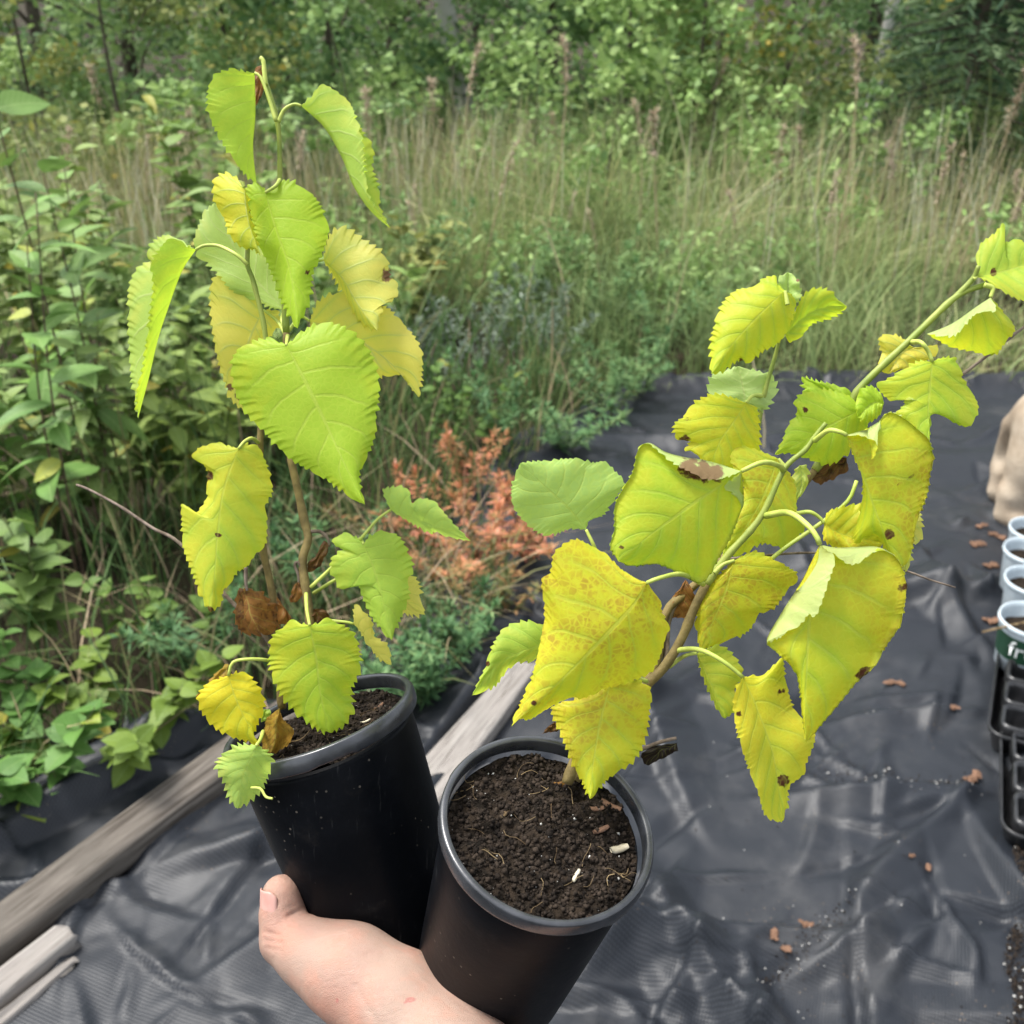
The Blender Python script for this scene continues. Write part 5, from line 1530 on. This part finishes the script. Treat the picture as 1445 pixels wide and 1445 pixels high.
tree(base_at(1010, 9.4), 3.6, 1.1, 'dark tree far behind the bright green bush', GD, 6120, .075, 70, .06, low=.02)
tree(base_at(1230, 9.2), 3.6, 1.1, 'dark tree far behind, left of the spruce', GD, 6120, .075, 71, .06, low=.02)
tree(base_at(180, 9.8), 3.8, 1.2, 'dark tree far behind the yellowing bush', GD, 6120, .075, 72, .07, low=.02)
tree(base_at(-110, 9.0), 3.6, 1.2, 'dark tree beyond the left edge of the wood', GD, 5100, .075, 73, .07, low=.02)
tree(base_at(1400, 9.6), 3.8, 1.2, 'dark tree far behind the spruce at the right edge', GD, 5780, .075, 74, .07, low=.02)
tree(base_at(680, 11), 4.2, 1.4, 'tall dark tree deepest in the wood behind the birch', GD, 6120, .09, 75, .08, low=.02)
tree(base_at(400, 11.2), 4.2, 1.4, 'tall dark tree deepest in the wood at left', GD, 6120, .09, 76, .08, low=.02)
tree(base_at(900, 11.4), 4.2, 1.4, 'tall dark tree deepest in the wood at right of the middle', GD, 6120, .09, 77, .08, low=.02)
tree(base_at(1330, 11.8), 4.2, 1.4, 'tall dark tree deepest in the wood at the right', GD, 5440, .09, 78, .08, low=.02)
tree(base_at(60, 12), 4.2, 1.4, 'tall dark tree deepest in the wood at the far left', GD, 5440, .09, 79, .08, low=.02)
# the bank and the wood go on beyond the frame
for i_, (px, Y, dk) in enumerate(((-420, 6.6, 1), (-760, 6.8, 0), (-1100, 7.0, 1), (-300, 9.5, 0), (-800, 10, 0), (1640, 6.8, 1), (1980, 7.0, 0), (2300, 7.0, 1), (1750, 9.8, 0), (2250, 10, 0))):
    tree(base_at(px, Y), 2.4 if Y < 8 else 3.8, 1.0 if Y < 8 else 1.3, 'green tree of the wood beyond the %s edge of the picture' % ('left' if px < 0 else 'right'), GM if dk else GD, 3600, .07, 200 + i_, .03, low=.02, group='trees of the wood beyond the %s edge' % ('left' if px < 0 else 'right'))
for i_, (x_, y_) in enumerate(((-1.35, 1.35), (-1.6, 1.9), (-1.5, 2.5), (-2.1, 2.9), (-2.0, 2.2), (-2.6, 3.4), (-1.9, 3.5), (-2.5, 1.6))):
    leafy((x_, y_, 0), .6, 6, 'leafy shrub of the bank beyond the left edge of the picture', LEAF1, .3, 22, 1.3, seed=300 + i_, low=.2, group='shrubs beyond the left edge')
leafy((base_at(1395, 6.2)[0], 6.2, 0), .72, 3, 'young round-leaved sapling before the spruce at the right edge', LEAF2, .15, 12, 1.7, seed=80, low=.55, name='sapling', group='saplings')


def birch_bark():
    m, nt, out = newmat('birch_bark')
    T = NT(nt)
    tc = T.n('TexCoord').outputs['Object']
    n1 = T.noise(T.n('Mapping', {'Vector': tc, 'Scale': (6, 6, 30)}).outputs[0], 1.0, 5)
    n2 = T.noise(tc, 7, 4)
    col = T.mix(n2, C4(.46, .44, .41), C4(.62, .60, .57))
    col = T.mix(T.m('MULTIPLY', T.ss(n1, .58, .68), .9), col, C4(.05, .045, .04))
    pr = T.n('BsdfPrincipled', {'Base Color': col, 'Roughness': .8})
    nt.links.new(pr.outputs[0], out.inputs[0])
    return m


BB = birch_bark()
tree(base_at(672, 8.0), 4.6, 1.2, 'leaning birch with a white trunk at the top edge', GM, 2550, .06, 81, .085, 'birch_tree', low=.55, trunk_mat=BB, lean=(-.16, 0), clumps=14)
tree(base_at(1232, 8.2), 4.6, 1.1, 'slim birch with a pale trunk left of the spruce', GM, 2380, .06, 82, .05, 'birch_tree', low=.5, trunk_mat=BB, lean=(.05, 0), clumps=14)


def spruce(base, h, rad, label, seed):
    r = np.random.default_rng(seed)
    base = Vector(base)
    t = thing('spruce_tree', base, label, 'tree', 'trees and bushes at the edge of the wood')
    tl = [tube([base, base + Vector((0, 0, h))], [.07, .01], 8, 6)]
    V, F, T_ = [], [], []
    for w in range(34):
        f = w / 34
        z = h * (.02 + .95 * f)
        for b in range(9):
            a = b * .698 + w * .37 + r.normal(0, .12)
            L = rad * (1 - f) ** .8 * r.uniform(.75, 1.1)
            d = Vector((math.cos(a), math.sin(a), -.18)); p0 = base + Vector((0, 0, z))
            if b % 3 == 0: tl.append(tube([p0, p0 + d * L], [.012, .004], 4, 3))
            ts = r.normal(0, .12)
            for k in range(34):
                s = r.random() ** .6
                q = p0 + d * (L * s) + Vector((0, 0, -.06 * s * s * L))
                aa = a + (1 if k % 2 else -1) * r.uniform(.5, 1.1)
                e = Vector((math.cos(aa), math.sin(aa), r.normal(-.1, .35))); ll = r.uniform(.05, .13)
                wv = e.cross(Vector((r.normal(), r.normal(), 1))).normalized() * .009
                o = len(V)
                V += [q, q + e * ll * .5 + wv, q + e * ll, q + e * ll * .5 - wv]
                F.append((o, o + 1, o + 2, o + 3)); T_ += [min(1, max(0, .35 + .35 * s + ts + r.normal(0, .12)))] * 4
    part('trunk', *merge(tl), M['trunk'], t)
    c_ = part_np('crown', np.array([tuple(v) for v in V]), np.array(F), GS, t)
    at_ = c_.data.attributes.new('tint', 'FLOAT', 'POINT'); at_.data.foreach_set('value', np.array(T_, dtype=np.float32))


def forbs():
    r = np.random.default_rng(77)
    cl = []
    for i in range(150):
        y = 3.8 + 3.2 * r.random(); x = r.uniform(-.6, .58) * (y + .8)
        if nz(x, y, .8, 5) < -.05: continue
        hh = r.uniform(.12, .45)
        cl.append((Vector((x, y, hh * .6)), hh * r.uniform(.5, .8)))
    V, F, T_ = crown_leaves(cl, 15000, .05, 78, .4)
    V[:, 2] = np.maximum(V[:, 2], 0)
    stuff_mesh('meadow_forbs', [(V, F, T_)], GM, 'leafy green weeds scattered through the meadow grass', 'weeds')


forbs()
for i_, (px, Y, h_, w_) in enumerate(((760, 5.6, .95, 'behind the upper left seedling leaves, below the birch'), (880, 5.2, .85, 'in the middle of the meadow'), (1010, 5.7, 1.05, 'above the topmost leaves of the leaning seedling'), (1140, 5.3, .8, 'in the meadow left of the spruce'),
                                    (480, 5.4, 1.0, 'right of the top of the left seedling'), (250, 5.5, .95, 'left of the top of the left seedling'), (1290, 5.6, .7, 'in front of the spruce'), (640, 5.9, .9, 'at the foot of the birch'))):
    tree(base_at(px, Y), h_, .38, 'loose pale green weedy bush ' + w_, GM, 900, .05, 400 + i_, .008, 'weedy_bush', 'weedy bushes in the meadow', low=.05, cat='bush', clumps=16)


spruce(base_at(1370, 6.7), 2.6, 1.0, 'dense dark spruce at the top right', 91)
spruce(base_at(1470, 8.4), 3.2, 1.1, 'dark spruce half beyond the right edge', 92)

# ------------------------------------------------------------------ trays, tubs and the dog at the right edge
M['traymat'] = simple('grey_black_tray_plastic', (0.007, 0.0075, 0.008), (0.022, 0.022, 0.023), 40, 0.30, 0.5, 0.1, 200, .001)
M['tub'] = simple('milky_tub_plastic', (0.50, 0.58, 0.62), (0.60, 0.67, 0.70), 40, 0.35, 0.5, trans=0.15)
M['tublabel'] = simple('green_label', (0.010, 0.045, 0.022), (0.014, 0.055, 0.028), 40, 0.4, 0.5)
M['print'] = simple('white_print', (0.72, 0.74, 0.72), None, 40, 0.5, 0.3)
M['fur'] = simple('tan_fur', (0.29, 0.225, 0.16), (0.46, 0.385, 0.295), 9, 0.9, 0.1, 0.6, 160, .006)


def rrect(w, l, r, n=6):
    out = []
    for cx, cy, a0 in ((w / 2 - r, l / 2 - r, 0), (-w / 2 + r, l / 2 - r, 90), (-w / 2 + r, -l / 2 + r, 180), (w / 2 - r, -l / 2 + r, 270)):
        for i in range(n + 1):
            a = math.radians(a0 + 90 * i / n)
            out.append((cx + r * math.cos(a), cy + r * math.sin(a)))
    return out


def tray(loc, rz, W, L, Hh, cells, label, inner_r=.022):
    t = thing('seedling_tray', loc, label, 'tray', 'black plastic seedling trays')
    t.rotation_euler = (0, 0, rz)
    # outer shell: lip, wall, floor
    rings = [(1.0, Hh - .006, 0), (1.0, Hh, 0), (.985, Hh + .001, 0), (.965, Hh - .001, 0), (.955, Hh - .012, 0), (.90, .004, 0), (.895, .001, 0)]
    V, F = [], []
    for s, z, _ in rings:
        for x, y in rrect(W * s, L - W * (1 - s), .03 * s): V.append((x, y, z))
    k = len(V) // len(rings)
    for i in range(len(rings) - 1):
        for j in range(k):
            F.append((i * k + j, i * k + (j + 1) % k, (i + 1) * k + (j + 1) % k, (i + 1) * k + j))
    F.append(tuple((len(rings) - 1) * k + j for j in range(k)))
    V = [Vector(v) + Vector(loc) for v in V]
    part('tray_shell', V, F, M['traymat'], t)
    # cells: each a tapered cup with a thick rounded collar
    nx, ny = cells
    cw, cl = W * .86 / nx, (L - W * .14) / ny
    for i in range(nx):
        for j in range(ny):
            cx, cy = -W * .43 + cw * (i + .5), -(L - W * .14) / 2 + cl * (j + .5)
            pr = [(.99, Hh - .012), (.985, Hh + .004), (.93, Hh + .010), (.80, Hh + .009), (.74, Hh + .002), (.66, Hh - .02), (.55, .008)]
            V, F = [], []
            for s, z in pr:
                for x, y in rrect(cw * s, cl * s, min(cw, cl) * .22 * s, 4): V.append(Vector((cx + x, cy + y, z)) + Vector(loc))
            k = len(V) // len(pr)
            for a in range(len(pr) - 1):
                for b in range(k):
                    F.append((a * k + b, a * k + (b + 1) % k, (a + 1) * k + (b + 1) % k, (a + 1) * k + b))
            F.append(tuple((len(pr) - 1) * k + b for b in range(k)))
            part('tray_cell', V, F, M['traymat'], t)
    return t


def on_ground(x, y):
    q = g(x, y, .015)
    return Vector((q.x, q.y, .018))


# near tray: its left long side runs up from the bottom right, rounded corner at (1408,1170)
q0 = g(1409, 1183, .05)
rz_ = -.40; c0_ = Matrix.Rotation(rz_, 3, 'Z') @ Vector((.125, .145, 0))
tray(Vector((q0.x + c0_.x, q0.y + c0_.y, .022)), rz_, .25, .29, .045, (3, 3), 'black plastic cell tray nearest the viewer at the right edge')
q1 = g(1390, 1040, .06)
rz_ = -.47; c0_ = Matrix.Rotation(rz_, 3, 'Z') @ Vector((.135, .26, 0))
tray(Vector((q1.x + c0_.x, q1.y + c0_.y, .022)), rz_, .27, .52, .05, (3, 6), 'black plastic cell tray carrying the milky white tubs')


def lathe_local(prof, n=48, ov=None):
    V, F = [], []
    for i in range(n):
        t = 2 * math.pi * i / n
        for r, z in prof: V.append(Vector((r * math.cos(t), r * math.sin(t), z)))
    k = len(prof)
    for i in range(n):
        for j in range(k - 1):
            F.append((i * k + j, ((i + 1) % n) * k + j, ((i + 1) % n) * k + j + 1, i * k + j + 1))
    return V, F


def text_mesh(s, size):
    cu = bpy.data.curves.new('label_text', 'FONT')
    cu.body = s; cu.size = size; cu.resolution_u = 4
    tmp = bpy.data.objects.new('tmp_text', cu)
    COL.objects.link(tmp)
    me = bpy.data.meshes.new_from_object(tmp.evaluated_get(bpy.context.evaluated_depsgraph_get()))
    V = [v.co.copy() for v in me.vertices]; F = [tuple(p.vertices) for p in me.polygons]
    bpy.data.objects.remove(tmp); bpy.data.curves.remove(cu); bpy.data.meshes.remove(me)
    return V, F


def tub(px, py, zr, R, H, label, print_=None, tilt=(0, 0), plant=None):
    q = g(px, py, zr)
    base = Vector((q.x, q.y, zr - H))
    t = thing('plastic_tub', base, label, 'tub', 'milky white plastic tubs used as pots')
    t.rotation_euler = (tilt[0], tilt[1], 0)
    add = lambda VF, name, mat, par=t: part(name, [v + base for v in VF[0]], VF[1], mat, par)
    rb = R * .80
    body = [(0.001, 0), (rb * .95, 0), (rb, .004), (R * .955, H - .016), (R * .965, H - .014), (R, H - .012), (R * 1.02, H - .006), (R * 1.0, H), (R * .965, H - .001), (R * .94, H - .012), (rb * .94, .006), (0.001, .006)]
    add(lathe_local(body), 'tub_body', M['tub'])
    # soil inside
    V, F = [Vector((0, 0, H * .72))], []
    for i in range(1, 9):
        for j in range(28):
            a = 2 * math.pi * j / 28; r = R * .885 * i / 8
            V.append(Vector((r * math.cos(a), r * math.sin(a), H * .72 + .006 * noise.noise(Vector((r * 60 * math.cos(a), r * 60 * math.sin(a), px))))))
    F = [(0, 1 + j, 1 + (j + 1) % 28) for j in range(28)]
    for i in range(7):
        for j in range(28):
            a = 1 + i * 28; F.append((a + j, a + 28 + j, a + 28 + (j + 1) % 28, a + (j + 1) % 28))
    add((V, F), 'soil', M['soil'])
    if print_:
        zz0, zz1 = H * .30, H * .80
        rr = lambda z: rb + (R * .955 - rb) * (z - .004) / (H - .02) + .0008
        V, F = [], []
        nn = 40
        for i in range(nn + 1):
            a = math.radians(150 + 150 * i / nn)
            for z in (zz0, (zz0 + zz1) / 2, zz1): V.append(Vector((rr(z) * math.cos(a), rr(z) * math.sin(a), z)))
        F = [(i * 3 + j, (i + 1) * 3 + j, (i + 1) * 3 + j + 1, i * 3 + j + 1) for i in range(nn) for j in (0, 1)]
        lb = add((V, F), 'paper_label', M['tublabel'])
        tv, tf = text_mesh(print_, H * .46)
        V = []
        for v in tv:
            z = zz0 + H * .12 + v.y
            a = math.radians(208) + v.x / R
            V.append(Vector(((rr(z) + .0012) * math.cos(a), (rr(z) + .0012) * math.sin(a), z)))
        add((V, tf), 'printed_word', M['print'], lb)
    return t, base, H


T0 = tub(1460, 873, .155, .066, .115, 'milky tub with a green printed label, nearest of the row at the right edge', 'fres')
T1 = tub(1462, 818, .150, .062, .105, 'milky tub behind the labelled one, with a green leaf drooping over its rim')
T2 = tub(1457, 776, .150, .060, .105, 'milky tub third from the viewer, filled with dark soil')
T3 = tub(1465, 746, .148, .062, .105, 'milky tub farthest back, just in front of the tan dog')
# a thin straw lying across the front tub
p0, p1 = gy(1386, 892, T0[1].y - .02), gy(1500, 868, T0[1].y - .02)
o = part('dry_straw', *tube([p0, (p0 + p1) / 2 + Vector((0, 0, .002)), p1], [.0022, .0022, .0015], 6, 10), M['fibre'], None, p0)
tag(o, 'thin dry straw lying across the rim of the labelled tub', 'straw')


def build_dog():
    q = on_ground(1420, 738)
    bx, by = q.x - .02, q.y + .03
    P = lambda x, y, z: (bx + x, by + y, z * (1.18 if z > .1 else 1.0))
    ch = [(0, [(P(.15, .02, .235), .115), (P(.34, .05, .25), .115), (P(.52, .08, .28), .115)]),
          (.05, [(P(.13, .02, .22), .118), (P(.10, .0, .15), .095), (P(.07, .0, .10), .06)]),
          (.03, [(P(.085, -.01, .12), .055), (P(.03, .0, .085), .034), (P(.025, -.01, .03), .030), (P(.05, -.05, .026), .028)]),
          (.03, [(P(.13, .12, .14), .06), (P(.07, .13, .09), .036), (P(.06, .12, .035), .03), (P(.09, .09, .028), .026)]),
          (.03, [(P(.52, .02, .25), .06), (P(.53, .0, .13), .035), (P(.53, .0, .04), .028), (P(.56, -.03, .027), .027)]),
          (.03, [(P(.52, .15, .25), .06), (P(.53, .15, .13), .035), (P(.53, .15, .04), .028), (P(.56, .13, .027), .027)]),
          (.05, [(P(.54, .08, .32), .09), (P(.62, .08, .42), .07), (P(.66, .08, .48), .07)]),
          (.03, [(P(.66, .08, .49), .072), (P(.73, .07, .47), .045), (P(.78, .06, .455), .032)]),
          (.012, [(P(.64, .02, .53), .02), (P(.63, -.005, .47), .028), (P(.635, -.01, .44), .016)]),
          (.012, [(P(.64, .14, .53), .02), (P(.63, .165, .47), .028), (P(.635, .17, .44), .016)]),
          (.02, [(P(.06, .06, .27), .03), (P(-.0 + .05, .12, .20), .026), (P(.06, .16, .10), .018)])]
    V, F = sdf_mesh(ch, .008, .03)
    V = V + np.array([noise.noise(Vector(v) * 60) * .0012 for v in V])[:, None] * np.array([1, 1, .4])
    o = part_np('dog', V, F, M['fur'], None, (bx + .2, by, .0))
    tag(o, 'short-haired tan dog standing at the right edge, only its rump and hind leg in view', 'dog')
    s = o.modifiers.new('relax', 'SMOOTH'); s.iterations = 4
    M['eye'] = simple('dark_eye', (.01, .008, .006), None, 10, .15, .5)
    for y in (.028, .112):
        V, F = lathe_local([(.0005, -.009), (.006, -.006), (.009, 0), (.006, .006), (.0005, .009)], 12)
        part('eye', [v + Vector((bx + .715, by + y, .51)) for v in V], F, M['eye'], o)
    V, F = lathe_local([(.0005, -.012), (.010, -.008), (.014, 0), (.010, .008), (.0005, .011)], 14)
    part('nose', [v + Vector((bx + .808, by + .058, .462)) for v in V], F, M['eye'], o)


build_dog()

# bark chips and crumbs lying on the fabric
def chip(px, py, L, w, rz, seed, label, curl=.2):
    q = g(px, py, .02)
    z = fabric_height(q.x, q.y) + .002
    r_ = random.Random(seed)
    V, F = [], []
    for i in range(9):
        s = i / 8 - .5
        ww = w * (1 - (abs(s) * 1.9) ** 3 * .5) * r_.uniform(.55, 1.25)
        for j in range(8):
            a = 2 * math.pi * j / 8
            V.append(Vector((s * L + r_.uniform(-.06, .06) * L, ww * math.cos(a) * r_.uniform(.6, 1.2) + .12 * L * math.sin(s * 5 + seed), max(0, ww * .4 * math.sin(a)) + curl * L * s * s + .0022 * r_.random())))
    for i in range(8):
        for j in range(8): F.append((i * 8 + j, (i + 1) * 8 + j, (i + 1) * 8 + (j + 1) % 8, i * 8 + (j + 1) % 8))
    F.append(tuple(range(7, -1, -1))); F.append(tuple(64 + j for j in range(8)))
    R_ = Matrix.Rotation(rz, 3, 'Z')
    base = Vector((q.x, q.y, z))
    o = part('bark_chip', [R_ @ v + base for v in V], F, M['chip'], None, base, smooth=False)
    tag(o, label, 'bark chip', 'bark chips scattered on the fabric')


chip(1262, 962, .042, .011, -.25, 1, 'brown bark chip alone on the fabric right of the large folded yellow leaf')
chip(1347, 1002, .018, .008, .1, 2, 'small pale chip on the fabric left of the tray with tubs')
chip(1090, 1333, .024, .008, 1.9, 3, 'orange-brown chip on the fabric near the bottom, upper of a touching pair')
chip(1107, 1351, .015, .007, .3, 4, 'orange-brown chip on the fabric near the bottom, lower of a touching pair')
chip(1137, 1306, .022, .006, -.4, 5, 'narrow brown chip on a fold of the fabric below the yellow leaf tip')
chip(1372, 1101, .040, .012, .35, 6, 'reddish brown curled chip left of the nearest cell tray')
chip(1385, 741, .034, .011, .2, 7, 'pale bark chip just below the paw of the dog')
chip(1379, 769, .036, .014, .4, 8, 'orange-brown bark chip left of the farthest tub')
chip(1408, 754, .040, .016, -.5, 9, 'broad bark chip touching the farthest tub')
chip(1398, 800, .034, .013, .6, 10, 'grey bark chip left of the third tub')
chip(1400, 870, .036, .012, -.1, 11, 'brown bark chip left of the labelled tub under the straw')
chip(1140, 619, .030, .012, .1, 12, 'small pinkish chip on the far fabric below the lobed leaf')
chip(1310, 1225, .012, .006, .8, 13, 'dark crumb on the fabric below the nearest tray')
chip(1283, 1222, .010, .005, .2, 14, 'tiny dark crumb left of another crumb on the fabric')


def debris():
    V, F = [], []
    W_, Fw = [], []
    octv = [(1, 0, 0), (-1, 0, 0), (0, 1, 0), (0, -1, 0), (0, 0, 1), (0, 0, -.3)]
    octf = [(0, 2, 4), (2, 1, 4), (1, 3, 4), (3, 0, 4), (2, 0, 5), (1, 2, 5), (3, 1, 5), (0, 3, 5)]
    r_ = random.Random(5)
    def lump(x, y, s, white, dz=0):
        z = fabric_height(x, y) + dz
        A, B_ = (W_, Fw) if white else (V, F)
        o = len(A); R_ = Matrix.Rotation(r_.random() * 6, 3, 'Z')
        for v in octv: A.append(R_ @ (Vector(v) * s * r_.uniform(.5, 1.2)) + Vector((x, y, z + s * .25)))
        B_.extend(tuple(i + o for i in f) for f in octf)
    # spilled soil at the right bottom edge
    for _ in range(2600):
        px = 1424 + abs(r_.gauss(0, 1)) * 45; py = r_.uniform(1190, 1600)
        px += 8 * math.sin(py * .05) + (8 if py < 1300 else 0) - max(0, py - 1330) * .04
        q = g(px, py, .02)
        lump(q.x, q.y, r_.uniform(.0008, .0032), r_.random() < .045, r_.random() * .006)
    for _ in range(220):
        t = r_.random()
        px, py = 1075 + t * 130 + r_.gauss(0, 9), 1395 - t * 125 + r_.gauss(0, 9)
        q = g(px, py, .02); lump(q.x, q.y, r_.uniform(.0006, .0022), r_.random() < .12)
    for _ in range(200):
        t = r_.random()
        px, py = 1150 + t * 230 + r_.gauss(0, 8), 1092 + 20 * t + r_.gauss(0, 9)
        q = g(px, py, .02); lump(q.x, q.y, r_.uniform(.0006, .0024), r_.random() < .15)
    for _ in range(420):
        px, py = r_.uniform(940, 1440), r_.uniform(560, 1445)
        q = g(px, py, .02); lump(q.x, q.y, r_.uniform(.0006, .002), r_.random() < .12)
    tag(part('spilled_soil', V, F, M['crumb'], smooth=False), 'dark crumbs of soil spilled over the fabric', 'soil', kind='stuff')
    tag(part('spilled_perlite', W_, Fw, M['perlite'], smooth=False), 'white perlite grains spilled over the fabric', 'perlite', kind='stuff')


debris()
